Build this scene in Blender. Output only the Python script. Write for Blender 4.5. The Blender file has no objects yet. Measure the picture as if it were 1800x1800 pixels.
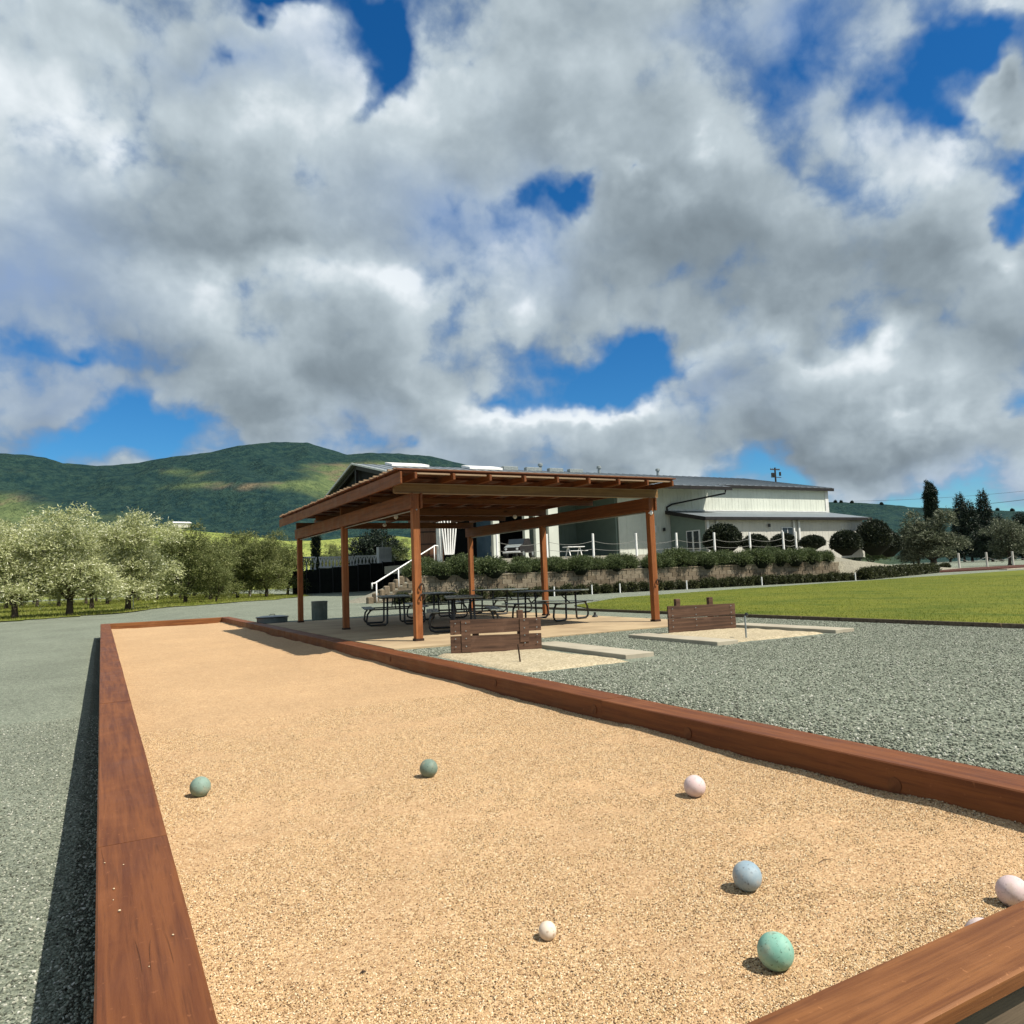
import bpy, math, random
import numpy as np
from mathutils import Vector, Matrix, Euler, noise as mnoise

random.seed(7); RNG = np.random.default_rng(7)
SC = bpy.context.scene
COL = SC.collection
rad = math.radians

# ------------------------------------------------------------------ camera
YAW, PITCH, ROLL, FPX, CAMZ = rad(28.875), rad(4.824), rad(2.238), 1314.0, 1.14
_f = np.array([math.sin(YAW)*math.cos(PITCH), math.cos(YAW)*math.cos(PITCH), math.sin(PITCH)])
_r0 = np.array([math.cos(YAW), -math.sin(YAW), 0.0]); _d0 = -np.cross(_r0, _f)
_r = _r0*math.cos(ROLL)+_d0*math.sin(ROLL); _d = -_r0*math.sin(ROLL)+_d0*math.cos(ROLL)
CAMP = np.array([0, 0, CAMZ])
cam = bpy.data.cameras.new('camera'); camo = bpy.data.objects.new('camera', cam); COL.objects.link(camo)
cam.sensor_width = 36; cam.lens = 36*FPX/1800; cam.clip_start = .05; cam.clip_end = 20000
m3 = Matrix(((_r[0], -_d[0], -_f[0]), (_r[1], -_d[1], -_f[1]), (_r[2], -_d[2], -_f[2])))
camo.matrix_world = Matrix.Translation(Vector(CAMP)) @ m3.to_4x4()
SC.camera = camo

def ray(px, py):
    return _f + _r*((px-900)/FPX) + _d*((py-900)/FPX)
def at_y(px, py, Y):                       # point of a sight line at the depth Y of the place
    v = ray(px, py); return CAMP+v*(Y/v[1])
def skydir(px, py):
    v = ray(px, py); return Vector(v/np.linalg.norm(v))

# ------------------------------------------------------------------ node helpers
class NT:
    def __init__(s, tree): s.t = tree; s.n = tree.nodes; s.l = tree.links
    def node(s, typ, ins=None, **kw):
        n = s.n.new(typ)
        for k, v in kw.items(): setattr(n, k, v)
        if ins:
            for k, v in ins.items():
                if isinstance(v, bpy.types.NodeSocket): s.l.new(v, n.inputs[k])
                else: n.inputs[k].default_value = v
        return n
    def math(s, op, a, b=None, c=None, clamp=False):
        n = s.n.new('ShaderNodeMath'); n.operation = op; n.use_clamp = clamp
        for i, v in enumerate((a, b, c)):
            if v is None: continue
            if isinstance(v, bpy.types.NodeSocket): s.l.new(v, n.inputs[i])
            else: n.inputs[i].default_value = v
        return n.outputs[0]
    def vmath(s, op, a, b=None, scale=None):
        n = s.n.new('ShaderNodeVectorMath'); n.operation = op
        for i, v in enumerate((a, b)):
            if v is None: continue
            if isinstance(v, bpy.types.NodeSocket): s.l.new(v, n.inputs[i])
            else: n.inputs[i].default_value = v
        if scale is not None:
            if isinstance(scale, bpy.types.NodeSocket): s.l.new(scale, n.inputs['Scale'])
            else: n.inputs['Scale'].default_value = scale
        return n.outputs['Value'] if op in ('DOT_PRODUCT', 'LENGTH') else n.outputs[0]
    def mix(s, f, a, b, blend='MIX'):
        n = s.n.new('ShaderNodeMix'); n.data_type = 'RGBA'; n.blend_type = blend; n.clamp_factor = True
        for k, v in ((0, f), (6, a), (7, b)):
            if isinstance(v, bpy.types.NodeSocket): s.l.new(v, n.inputs[k])
            else: n.inputs[k].default_value = v if k == 0 else (*v[:3], 1)
        return n.outputs[2]
    def ramp(s, f, stops, interp='LINEAR'):
        n = s.n.new('ShaderNodeValToRGB'); n.color_ramp.interpolation = interp
        e = n.color_ramp.elements
        while len(e) < len(stops): e.new(.5)
        for el, (p, c) in zip(e, stops):
            el.position = p; el.color = (*c[:3], 1) if not isinstance(c, (int, float)) else (c, c, c, 1)
        s.l.new(f, n.inputs[0]); return n.outputs[0]
    def noise(s, vec, scale, detail=4, rough=.5, out='Fac', dist=0.0):
        n = s.node('ShaderNodeTexNoise', {'Vector': vec, 'Scale': scale, 'Detail': detail, 'Roughness': rough, 'Distortion': dist})
        return n.outputs[out]
    def smooth(s, v, a, b):
        n = s.n.new('ShaderNodeMapRange'); n.interpolation_type = 'SMOOTHSTEP'
        s.l.new(v, n.inputs[0]); n.inputs[1].default_value = a; n.inputs[2].default_value = b
        return n.outputs[0]

# ------------------------------------------------------------------ sun, sky, exposure
SUN_DIR = Vector((.41, -.57, 1.0)).normalized(); SUN_EL = math.asin(SUN_DIR.z)
sl = bpy.data.lights.new('sun', 'SUN'); sl.energy = 5.0; sl.angle = rad(.5); sl.color = (1, .93, .82)
so = bpy.data.objects.new('sun', sl); COL.objects.link(so)
so.rotation_euler = SUN_DIR.to_track_quat('Z', 'Y').to_euler()
SC.view_settings.view_transform = 'Standard'; SC.view_settings.look = 'None'
SC.view_settings.gamma = 1; SC.view_settings.use_curve_mapping = False
EXPO = 1.38; SC.view_settings.exposure = math.log2(EXPO)      # exposed a little brighter, with a weaker sky against the full sun

w = bpy.data.worlds.new('World'); SC.world = w; w.use_nodes = True
W = NT(w.node_tree); W.n.clear()
tc = W.node('ShaderNodeTexCoord').outputs['Generated']
dirn = W.vmath('NORMALIZE', tc)
sky = W.node('ShaderNodeTexSky', sky_type='NISHITA', sun_disc=False, sun_elevation=SUN_EL, sun_rotation=math.atan2(SUN_DIR.x, SUN_DIR.y),
             altitude=100, air_density=1.0, dust_density=.3, ozone_density=3.0)
skyc = W.node('ShaderNodeHueSaturation', {'Saturation': 1.35, 'Value': 1.0, 'Color': sky.outputs[0]}).outputs[0]
skyc = W.mix(1.0, skyc, (.52, .86, 1.0), 'MULTIPLY')
sep = W.node('ShaderNodeSeparateXYZ', {0: dirn})
zz = W.math('ADD', W.math('MAXIMUM', sep.outputs[2], 0.0), .16)
plane = W.node('ShaderNodeCombineXYZ', {0: W.math('DIVIDE', sep.outputs[0], zz), 1: W.math('DIVIDE', sep.outputs[1], zz), 2: W.math('MULTIPLY', sep.outputs[2], 3.0)}).outputs[0]
wa = W.vmath('SUBTRACT', W.noise(plane, 1.1, 3, .6, 'Color'), (.5, .5, .5))
wb = W.vmath('SUBTRACT', W.noise(dirn, 5.0, 5, .58, 'Color'), (.5, .5, .5))
dirw = W.vmath('ADD', dirn, W.vmath('SCALE', wb, scale=.20))
planew = W.vmath('ADD', plane, W.vmath('SCALE', wa, scale=.7))
# local chart of the sky around the direction of view (tangent plane), used only to lay out the big cloud masses
cf = W.vmath('DOT_PRODUCT', dirw, tuple(_f)); front_ = W.smooth(cf, .15, .45); inv = W.math('DIVIDE', 1.0, W.math('MAXIMUM', cf, .15))
chart = W.node('ShaderNodeCombineXYZ', {0: W.math('MULTIPLY', W.vmath('DOT_PRODUCT', dirw, tuple(_r)), inv), 1: W.math('MULTIPLY', W.vmath('DOT_PRODUCT', dirw, tuple(_d)), inv)}).outputs[0]
def blobs(lst):
    acc = None
    for (px, py, rx, ry, rot, amp) in lst:
        k = FPX/1.75; sx, sy = k/rx, k/ry; x0, y0 = (px-900)/FPX, (py-900)/FPX
        n = W.n.new('ShaderNodeVectorMath'); n.operation = 'MULTIPLY_ADD'
        W.l.new(chart, n.inputs[0]); n.inputs[1].default_value = (sx, sy, 0); n.inputs[2].default_value = (-x0*sx, -y0*sy, 0)
        g = W.math('SUBTRACT', 1.0, W.vmath('LENGTH', n.outputs[0]), clamp=True); g = W.math('MULTIPLY', g, g)
        acc = W.math('MULTIPLY_ADD', g, amp*1.15, acc if acc is not None else 0.0)
    return W.math('MULTIPLY', acc, front_)
GAPS = [(635, 40, 55, 70, -22, -.62), (665, 110, 40, 80, -22, -.45), (490, 8, 100, 34, 8, -.65), (390, 95, 50, 35, 0, -.28), (1705, 80, 90, 105, 10, -.64), (1630, 150, 60, 70, 0, -.32),
        (1700, 215, 100, 36, 0, -.36), (1800, 330, 48, 90, 0, -.7), (1765, 390, 50, 40, 0, -.4), (985, 350, 44, 58, 10, -.46), (1110, 298, 80, 22, -15, -.4),
        (930, 420, 60, 60, 0, -.25), (1090, 660, 140, 60, -12, -.85), (1170, 625, 90, 45, 0, -.4), (1170, 580, 70, 40, 30, -.4), (265, 768, 170, 58, 14, -.95), (110, 612, 170, 24, 6, -.28), (90, 700, 150, 60, 0, .30),
        (720, 772, 70, 30, 0, -.42), (880, 690, 60, 30, 0, -.3), (1440, 60, 80, 60, 20, -.14), (1370, 838, 50, 22, 0, -.4), (1610, 872, 160, 22, 0, -.30), (1550, 790, 300, 60, 0, .35), (985, 350, 60, 60, 10, -.25),
        (230, 60, 260, 60, 0, .2), (300, 300, 400, 180, 0, .25), (450, 640, 380, 140, 0, .3), (1350, 420, 380, 200, 0, .3), (1600, 720, 300, 120, 0, .3), (900, 130, 220, 160, 0, .3), (1060, 745, 220, 45, 0, .4),
        (420, 480, 130, 70, 0, .25), (690, 420, 120, 60, 0, .22), (1380, 550, 260, 60, 0, .35), (1740, 760, 120, 50, 0, .4), (560, 730, 170, 60, 0, .35), (60, 500, 160, 90, 0, .25), (1740, 480, 120, 80, 0, .3), (1780, 120, 40, 60, 0, .7), (1775, 215, 50, 50, 0, .6)]
LUM = [(90, 160, 200, 150, 0, .16), (480, 240, 170, 90, 0, .28), (230, 250, 150, 70, 20, .2), (640, 190, 60, 70, 0, .2), (370, 520, 230, 55, 4, .20), (690, 500, 100, 44, 8, .30),
       (900, 530, 70, 90, 0, .42), (940, 60, 260, 120, 0, .2), (1190, 120, 100, 120, 0, .1), (1270, 265, 70, 50, -30, .28), (1660, 320, 150, 110, 20, .34), (1500, 330, 90, 70, 0, .22),
       (1060, 722, 190, 45, 6, .55), (930, 700, 80, 36, 0, .3), (1770, 460, 110, 70, 0, .5), (1600, 720, 160, 36, -5, .24), (1680, 750, 90, 40, 0, .22), (1560, 625, 130, 36, 0, .22), (1260, 640, 40, 50, 0, .25), (1440, 620, 180, 26, 0, .14),
       (1200, 860, 120, 24, 0, .2), (860, 720, 170, 26, -5, .22), (40, 250, 120, 80, 0, .1),
       (260, 400, 380, 75, 6, -.34), (500, 450, 200, 45, 6, -.22), (270, 610, 140, 70, 25, -.26), (500, 700, 380, 90, 4, -.24), (1250, 430, 200, 80, -20, -.12), (1380, 510, 330, 110, 0, -.22),
       (830, 290, 170, 60, 0, -.14), (1500, 460, 170, 60, 0, -.12), (1400, 780, 260, 40, 0, -.22), (1320, 690, 110, 60, 0, -.2), (1720, 620, 180, 70, 0, -.28), (950, 800, 320, 32, 0, -.16), (80, 750, 120, 70, 0, -.14), (1600, 810, 300, 34, 0, -.14), (250, 90, 160, 60, 0, -.1), (60, 480, 200, 70, 0, -.12)]
off = (.014, -.010, .034)
def field(d, p, det=12, rgh=.55): return W.noise(d, 6.2, det, rgh)
dw = W.vmath('ADD', dirn, W.vmath('SCALE', wa, scale=.06))
fb = W.noise(planew, 1.05, 7, .50)
fd = W.noise(dw, 6.2, 8, .56)
fdl = W.noise(W.vmath('ADD', dw, off), 6.2, 5, .52)
fl = W.noise(W.vmath('MULTIPLY', dw, (1, 1, 1.7)), 2.6, 3, .5)
vor = W.node('ShaderNodeTexVoronoi', {'Vector': W.vmath('ADD', dw, W.vmath('SCALE', wb, scale=.11)), 'Scale': 13.0, 'Detail': 2.0, 'Roughness': .5}, feature='F1').outputs['Distance']
base = W.math('ADD', W.math('MULTIPLY', W.math('SUBTRACT', fb, .5), 1.2), W.math('MULTIPLY', W.math('SUBTRACT', fd, .5), 1.35))
cov = W.math('ADD', W.math('ADD', base, .46), blobs(GAPS))
cov = W.math('ADD', cov, W.math('MULTIPLY', W.math('SUBTRACT', .40, vor), .35))
alpha = W.smooth(cov, -.15, .32)
relief = W.math('MULTIPLY', W.math('SUBTRACT', fd, fdl), 1.5)
puff = W.math('MULTIPLY', W.math('SUBTRACT', .42, vor), .30)
rim = W.math('MULTIPLY', W.math('SUBTRACT', W.smooth(cov, .05, .30), W.smooth(cov, .30, .75)), .20)
lum = W.math('ADD', relief, puff)
lum = W.math('ADD', lum, W.math('ADD', rim, W.math('MULTIPLY', W.math('SUBTRACT', fl, .5), .9)))
lum = W.math('ADD', W.math('ADD', lum, blobs(LUM)), .60, clamp=True)
cloudc = W.ramp(lum, [(0.0, (.18, .225, .26)), (.3, (.265, .325, .37)), (.55, (.39, .465, .515)), (.78, (.55, .635, .685)), (1.0, (.86, .92, .96))])
VEIL = [(60, 480, 230, 150, 0, .85), (790, 380, 170, 120, 0, .6), (400, 95, 110, 60, 0, .7), (1430, 70, 140, 90, 0, .7), (90, 700, 190, 80, 0, .5), (1290, 690, 90, 70, 0, .5), (930, 430, 100, 100, 0, .5), (1250, 30, 120, 50, 0, .4), (1620, 230, 110, 90, 0, .4), (560, 110, 90, 80, 0, .4), (700, 780, 260, 40, 0, .3), (1700, 860, 250, 50, 0, .4)]
veil = W.math('MULTIPLY', blobs(VEIL), W.math('MULTIPLY_ADD', W.smooth(fd, .35, .65), -.6, 1.35), clamp=True)
cloudc = W.mix(veil, cloudc, (.27, .38, .58))
cl = W.mix(W.smooth(cov, .0, .42), W.mix(.45, cloudc, (.20, .34, .60)), cloudc)
bg1 = W.node('ShaderNodeBackground', {'Color': skyc, 'Strength': .112/EXPO})
bg2 = W.node('ShaderNodeBackground', {'Color': cl, 'Strength': 1.0/EXPO})
mx = W.node('ShaderNodeMixShader', {0: alpha, 1: bg1.outputs[0], 2: bg2.outputs[0]})
W.l.new(mx.outputs[0], W.node('ShaderNodeOutputWorld').inputs[0])
w.cycles.sampling_method = 'MANUAL'; w.cycles.sample_map_resolution = 512

# ------------------------------------------------------------------ materials
def M_(name, rough=.8, spec=.25, metal=0.0):
    m = bpy.data.materials.new(name); m.use_nodes = True; T = NT(m.node_tree)
    b = T.n['Principled BSDF']; b.inputs['Roughness'].default_value = rough
    b.inputs['Specular IOR Level'].default_value = spec; b.inputs['Metallic'].default_value = metal
    return m, T, b
def bump(T, b, h, strength, dist=.01):
    n = T.node('ShaderNodeBump', {'Height': h, 'Strength': strength, 'Distance': dist}); T.l.new(n.outputs[0], b.inputs['Normal'])
def simple(name, c1, c2=None, scale=3, rough=.8, spec=.25, metal=0.0, bs=.3, bd=.004, world=False, detail=5, isl=0.0):
    m, T, b = M_(name, rough, spec, metal)
    co = T.node('ShaderNodeNewGeometry').outputs['Position'] if world else T.node('ShaderNodeTexCoord').outputs['Object']
    c2 = c2 or tuple(x*.7 for x in c1)
    f = T.noise(co, scale, detail, .6)
    c = T.mix(T.smooth(f, .3, .7), c1, c2)
    if isl:
        r = T.node('ShaderNodeNewGeometry').outputs['Random Per Island']
        c = T.mix(T.math('MULTIPLY', r, isl), c, tuple(x*.35 for x in c1))
    T.l.new(c, b.inputs['Base Color'])
    if bs: bump(T, b, T.noise(co, scale*9, 6, .65), bs, bd)
    return m
def wood(name, c1, c2, axis=1, rough=.62, scale=1.0, worn=.25):
    m, T, b = M_(name, rough, .3)
    co = T.node('ShaderNodeTexCoord').outputs['Object']
    oi = T.node('ShaderNodeObjectInfo').outputs['Random']
    co = T.vmath('ADD', co, T.node('ShaderNodeCombineXYZ', {0: T.math('MULTIPLY', oi, 7.0), 1: T.math('MULTIPLY', oi, 13.0), 2: T.math('MULTIPLY', oi, 5.0)}).outputs[0])
    sc = [14*scale]*3; sc[axis] = .55*scale
    v = T.vmath('MULTIPLY', co, tuple(sc))
    g = T.noise(v, 1.6, 8, .62, dist=.5)
    g2 = T.noise(v, 6.5, 6, .6)
    n = T.noise(co, 2.6, 6, .6)
    c = T.mix(T.smooth(g, .34, .68), c1, c2)
    c = T.mix(T.math('MULTIPLY', T.smooth(g2, .5, .75), .5), c, tuple(x*.45 for x in c2))
    c = T.mix(T.math('MULTIPLY', T.smooth(n, .5, .72), worn), c, tuple(min(1, x*1.35+.03) for x in c1))
    c = T.mix(T.math('MULTIPLY', oi, .22), c, c2)
    cr = T.math('ABSOLUTE', T.math('SUBTRACT', T.noise(v, .42, 2, .5), .5)); crack = T.math('MULTIPLY', T.smooth(T.math('SUBTRACT', .5, cr), .4965, .4992), T.smooth(T.noise(co, 1.7, 2, .5), .60, .66))
    kv = [2.6*scale]*3; kv[axis] = 1.1*scale
    kn = T.node('ShaderNodeTexVoronoi', {'Vector': T.vmath('MULTIPLY', co, tuple(kv)), 'Scale': 1.0}).outputs['Distance']
    knot = T.smooth(T.math('SUBTRACT', 1.0, kn), .915, .965); ring = T.smooth(T.math('SUBTRACT', 1.0, kn), .86, .93)
    c = T.mix(T.math('MULTIPLY', ring, .35), c, tuple(x*.6 for x in c2)); c = T.mix(T.math('MULTIPLY', knot, .8), c, tuple(x*.3 for x in c2))
    c = T.mix(T.math('MULTIPLY', crack, .45), c, tuple(x*.18 for x in c2))
    gr = T.smooth(T.noise(co, 38, 3, .6), .66, .72); c = T.mix(T.math('MULTIPLY', gr, .35), c, tuple(min(1, x*1.7+.03) for x in c1))
    T.l.new(c, b.inputs['Base Color'])
    bump(T, b, T.math('SUBTRACT', T.math('ADD', g, T.math('MULTIPLY', g2, .6)), T.math('MULTIPLY', crack, 1.5)), .5, .004)
    rr = T.smooth(n, .2, .8); T.l.new(T.math('MULTIPLY_ADD', rr, .25, rough-.15), b.inputs['Roughness'])
    return m
def gravel(name, stops, s1, patch=(.9, 1.1), rough=.85, bs=.9, bd=.012, fade=0.0):
    m, T, b = M_(name, rough, .25)
    co = T.node('ShaderNodeNewGeometry').outputs['Position']
    wv = T.vmath('ADD', co, T.vmath('SCALE', T.vmath('SUBTRACT', T.noise(co, s1*.7, 2, .5, 'Color'), (.5, .5, .5)), scale=.6/s1))
    v1 = T.node('ShaderNodeTexVoronoi', {'Vector': wv, 'Scale': s1})
    v2 = T.node('ShaderNodeTexVoronoi', {'Vector': wv, 'Scale': s1*2.1})
    r1 = T.node('ShaderNodeSeparateColor', {0: v1.outputs['Color']}).outputs[0]
    r2 = T.node('ShaderNodeSeparateColor', {0: v2.outputs['Color']}).outputs[1]
    c = T.ramp(T.math('MULTIPLY_ADD', r2, .35, T.math('MULTIPLY', r1, .65)), stops)
    big = T.noise(co, .55, 5, .6)
    fine = T.noise(co, 6.0, 5, .6)
    c = T.mix(1.0, c, T.ramp(T.math('MULTIPLY_ADD', fine, .4, T.math('MULTIPLY', big, .6)), [(.3, patch[0]), (.7, patch[1])]), 'MULTIPLY')
    T.l.new(c, b.inputs['Base Color'])
    h = T.math('SUBTRACT', 1.0, T.math('MULTIPLY_ADD', v2.outputs['Distance'], .5, v1.outputs['Distance']))
    bump(T, b, h, bs, bd)
    return m

m_gravel = gravel('grey_green_gravel', [(0, (.05, .058, .044)), (.3, (.17, .198, .152)), (.62, (.255, .29, .225)), (.88, (.35, .38, .30)), (1, (.6, .61, .53))], 52, (.76, 1.22))
m_court = gravel('crushed_tan_granite', [(0, (.22, .125, .062)), (.24, (.48, .30, .155)), (.55, (.64, .425, .23)), (.85, (.72, .51, .30)), (1, (.84, .70, .48))], 105, (.88, 1.12), bd=.006)
m_sand = gravel('pale_pit_sand', [(0, (.30, .25, .16)), (.5, (.52, .44, .29)), (1, (.68, .60, .43))], 40, (.85, 1.1), bd=.008)
m_conc = simple('pale_concrete', (.50, .46, .36), (.40, .36, .28), 1.6, .85, bs=.25, world=True)
m_slab = simple('patio_concrete', (.54, .42, .26), (.40, .30, .185), 1.1, .85, bs=.25, world=True)
m_timber_y = wood('stained_timber_lengthwise', (.225, .076, .021), (.125, .037, .011), 1)
m_timber_x = wood('stained_timber_crosswise', (.28, .112, .034), (.15, .052, .015), 0)
m_grey_timber = wood('weathered_grey_timber', (.20, .15, .10), (.09, .065, .045), 0)
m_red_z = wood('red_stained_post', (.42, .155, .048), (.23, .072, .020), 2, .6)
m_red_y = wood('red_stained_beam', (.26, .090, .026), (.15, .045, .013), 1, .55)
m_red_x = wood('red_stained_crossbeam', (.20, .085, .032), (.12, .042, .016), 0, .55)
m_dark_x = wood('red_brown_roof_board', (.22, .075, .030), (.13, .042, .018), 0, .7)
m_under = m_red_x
m_pale_strip = wood('pale_slat_and_sunlit_strip', (.40, .29, .18), (.27, .18, .11), 0, .6)  # roof slats, and front strips coloured pale to paint sunlight
m_undery = m_red_y
m_back = wood('weathered_brown_plank', (.14, .075, .045), (.05, .026, .016), 0, .75, 1.0, .4)
m_black = simple('black_painted_steel', (.02, .022, .022), (.03, .03, .03), 4, .4, .5, bs=0)
m_tabletop = simple('dark_green_table_top', (.24, .27, .24), (.17, .20, .18), 5, .35, .5, bs=.1)
m_white = simple('white_paint', (.80, .80, .78), (.7, .7, .67), 2, .6, bs=.1)
m_rope = simple('grey_rope', (.25, .26, .24), (.3, .3, .28), 8, .9, bs=0)
m_galv = simple('galvanised_steel', (.40, .44, .44), (.26, .31, .32), 6, .4, .5, .25, bs=.1)
m_can = simple('green_grey_metal_can', (.26, .31, .28), (.18, .22, .20), 4, .5, .4, 0, bs=.1)
m_iron = simple('rusty_iron', (.07, .035, .02), (.03, .018, .012), 20, .7, .3, bs=.3)
m_bolt = simple('bolt_plug', (.20, .08, .032), (.12, .045, .018), 10, .7, bs=.2)
m_leafdark = None
def leafmat(name, c1, c2, c3, trans=.25, rough=.55):
    m, T, b = M_(name, rough, .3)
    g = T.node('ShaderNodeNewGeometry'); co = T.node('ShaderNodeTexCoord').outputs['Object']
    n = T.noise(co, .9, 4, .6)
    r = g.outputs['Random Per Island']
    c = T.mix(T.smooth(T.math('ADD', T.math('MULTIPLY', n, .6), T.math('MULTIPLY', r, .4)), .28, .68), c1, c2)
    c = T.mix(T.smooth(r, .78, .95), c, c3)
    T.l.new(c, b.inputs['Base Color'])
    tr = T.node('ShaderNodeBsdfTranslucent', {'Color': c})
    ms = T.node('ShaderNodeMixShader', {0: trans, 1: b.outputs[0], 2: tr.outputs[0]})
    T.l.new(ms.outputs[0], T.n['Material Output'].inputs[0])
    return m
m_olive = leafmat('olive_leaves', (.27, .30, .12), (.56, .58, .32), (.86, .86, .66), .36)
m_olive2 = leafmat('green_olive_leaves', (.09, .12, .035), (.21, .24, .075), (.42, .44, .20), .25)
m_greyolive = leafmat('grey_olive_leaves', (.07, .085, .05), (.17, .20, .12), (.34, .36, .25), .2)
m_rosem = leafmat('shrub_leaves', (.045, .07, .025), (.12, .16, .055), (.22, .26, .11), .18)
m_boxw = leafmat('clipped_shrub_leaves', (.013, .022, .012), (.032, .045, .02), (.07, .085, .04), .08)
m_conif = leafmat('conifer_leaves', (.008, .018, .012), (.022, .04, .022), (.05, .075, .04), .08)
m_hedge = leafmat('low_hedge_leaves', (.03, .035, .013), (.07, .085, .028), (.13, .14, .05), .1)
m_bark = simple('bark', (.11, .085, .065), (.05, .04, .03), 3, .9, bs=.6, bd=.02)

# ------------------------------------------------------------------ mesh helpers
class MB:
    def __init__(s): s.v = []; s.f = []
    def add(s, vs, fs):
        o = len(s.v); s.v += [tuple(map(float, p)) for p in vs]; s.f += [tuple(i+o for i in f) for f in fs]; return s
    def box(s, a, b, ch=0.0):
        x0, y0, z0 = a; x1, y1, z1 = b
        if ch <= 0:
            return s.add([(x0, y0, z0), (x1, y0, z0), (x1, y1, z0), (x0, y1, z0), (x0, y0, z1), (x1, y0, z1), (x1, y1, z1), (x0, y1, z1)],
                  [(0, 3, 2, 1), (4, 5, 6, 7), (0, 1, 5, 4), (1, 2, 6, 5), (2, 3, 7, 6), (3, 0, 4, 7)])
        c = ch; vs = []
        for z, q in ((z0, c), (z0+c, 0), (z1-c, 0), (z1, c)):
            X0, X1, Y0, Y1 = x0+q, x1-q, y0+q, y1-q
            k = c if q == 0 else c
            vs += [(X0+k, Y0, z), (X1-k, Y0, z), (X1, Y0+k, z), (X1, Y1-k, z), (X1-k, Y1, z), (X0+k, Y1, z), (X0, Y1-k, z), (X0, Y0+k, z)]
        fs = [tuple(reversed(range(8))), tuple(range(24, 32))]
        for r in range(3):
            for i in range(8): j = (i+1) % 8; fs.append((r*8+i, r*8+j, r*8+8+j, r*8+8+i))
        return s.add(vs, fs)
    def bar(s, p, q, wd, ht, up=(0, 0, 1)):
        p, q = Vector(p), Vector(q); d = (q-p).normalized(); u = Vector(up)
        if abs(d.dot(u)) > .99: u = Vector((0, 1, 0))
        x = d.cross(u).normalized()*wd/2; y = x.cross(d).normalized()*ht/2
        vs = [c+a*x+b*y for c in (p, q) for a, b in ((-1, -1), (1, -1), (1, 1), (-1, 1))]
        return s.add(vs, [(3, 2, 1, 0), (4, 5, 6, 7), (0, 1, 5, 4), (1, 2, 6, 5), (2, 3, 7, 6), (3, 0, 4, 7)])
    def tube(s, pts, r, n=8, caps=True):
        pts = [Vector(p) for p in pts]; rs = r if isinstance(r, (list, tuple)) else [r]*len(pts)
        vs = []; prev = None
        for i, p in enumerate(pts):
            d = (pts[min(i+1, len(pts)-1)]-pts[max(i-1, 0)]).normalized()
            if prev is None:
                a = Vector((1, 0, 0)) if abs(d.x) < .9 else Vector((0, 1, 0)); x = d.cross(a).normalized()
            else: x = (prev-d*prev.dot(d)).normalized()
            prev = x; y = d.cross(x)
            vs += [p+(x*math.cos(t)+y*math.sin(t))*rs[i] for t in (2*math.pi*k/n for k in range(n))]
        fs = []
        for i in range(len(pts)-1):
            for k in range(n): j = (k+1) % n; fs.append((i*n+k, i*n+j, i*n+n+j, i*n+n+k))
        if caps: fs.append(tuple(reversed(range(n)))); fs.append(tuple((len(pts)-1)*n+k for k in range(n)))
        return s.add(vs, fs)
    def lathe(s, prof, c=(0, 0, 0), n=24):
        vs = [(c[0]+r*math.cos(2*math.pi*k/n), c[1]+r*math.sin(2*math.pi*k/n), c[2]+z) for r, z in prof for k in range(n)]
        fs = [(i*n+k, i*n+(k+1) % n, i*n+n+(k+1) % n, i*n+n+k) for i in range(len(prof)-1) for k in range(n)]
        fs += [tuple(reversed(range(n))), tuple((len(prof)-1)*n+k for k in range(n))]
        return s.add(vs, fs)
    def poly(s, pts, z0, z1):
        n = len(pts); vs = [(x, y, z0) for x, y in pts]+[(x, y, z1) for x, y in pts]
        return s.add(vs, [tuple(reversed(range(n))), tuple(range(n, 2*n))]+[(i, (i+1) % n, n+(i+1) % n, n+i) for i in range(n)])
    def mesh(s, name, mat, smooth=False):
        me = bpy.data.meshes.new(name); me.from_pydata(s.v, [], s.f)
        if mat: me.materials.append(mat)
        if smooth: me.polygons.foreach_set('use_smooth', [True]*len(me.polygons))
        me.update(); return me
    def build(s, name, mat, parent=None, smooth=False, loc=None, rot=None):
        o = bpy.data.objects.new(name, s.mesh(name, mat, smooth)); COL.objects.link(o)
        if parent: o.parent = parent
        if loc: o.location = loc
        if rot: o.rotation_euler = rot
        return o
def tag(o, label, cat, group=None, kind=None):
    o['label'] = label; o['category'] = cat
    if group: o['group'] = group
    if kind: o['kind'] = kind
    return o
def struct(o, kind='structure'): o['kind'] = kind; return o
def empty(name, loc=(0, 0, 0), rz=0.0):
    o = bpy.data.objects.new(name, None); o.empty_display_size = .2; COL.objects.link(o); o.location = loc; o.rotation_euler = (0, 0, rz); return o
def link(name, me, parent=None, loc=None, rot=None, scale=None):
    o = bpy.data.objects.new(name, me); COL.objects.link(o)
    if parent: o.parent = parent
    if loc is not None: o.location = loc
    if rot is not None: o.rotation_euler = rot
    if scale is not None: o.scale = scale
    return o
def copy_tree(o, parent=None):
    c = o.copy(); COL.objects.link(c)
    if parent: c.parent = parent
    for ch in list(o.children): copy_tree(ch, c)
    return c
def sstep(x, a, b):
    t = np.clip((np.asarray(x, float)-a)/(b-a), 0, 1); return t*t*(3-2*t)
def grid(name, xs, ys, zf, mat, smooth=True):
    X, Y = np.meshgrid(xs, ys); Z = zf(X, Y)
    v = np.stack([X, Y, Z], -1).reshape(-1, 3); nx, ny = len(xs), len(ys)
    i = (np.arange(ny-1)[:, None]*nx+np.arange(nx-1)[None]).ravel()
    f = np.stack([i, i+1, i+nx+1, i+nx], -1)
    return npmesh(name, v, f, mat, smooth)
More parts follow.
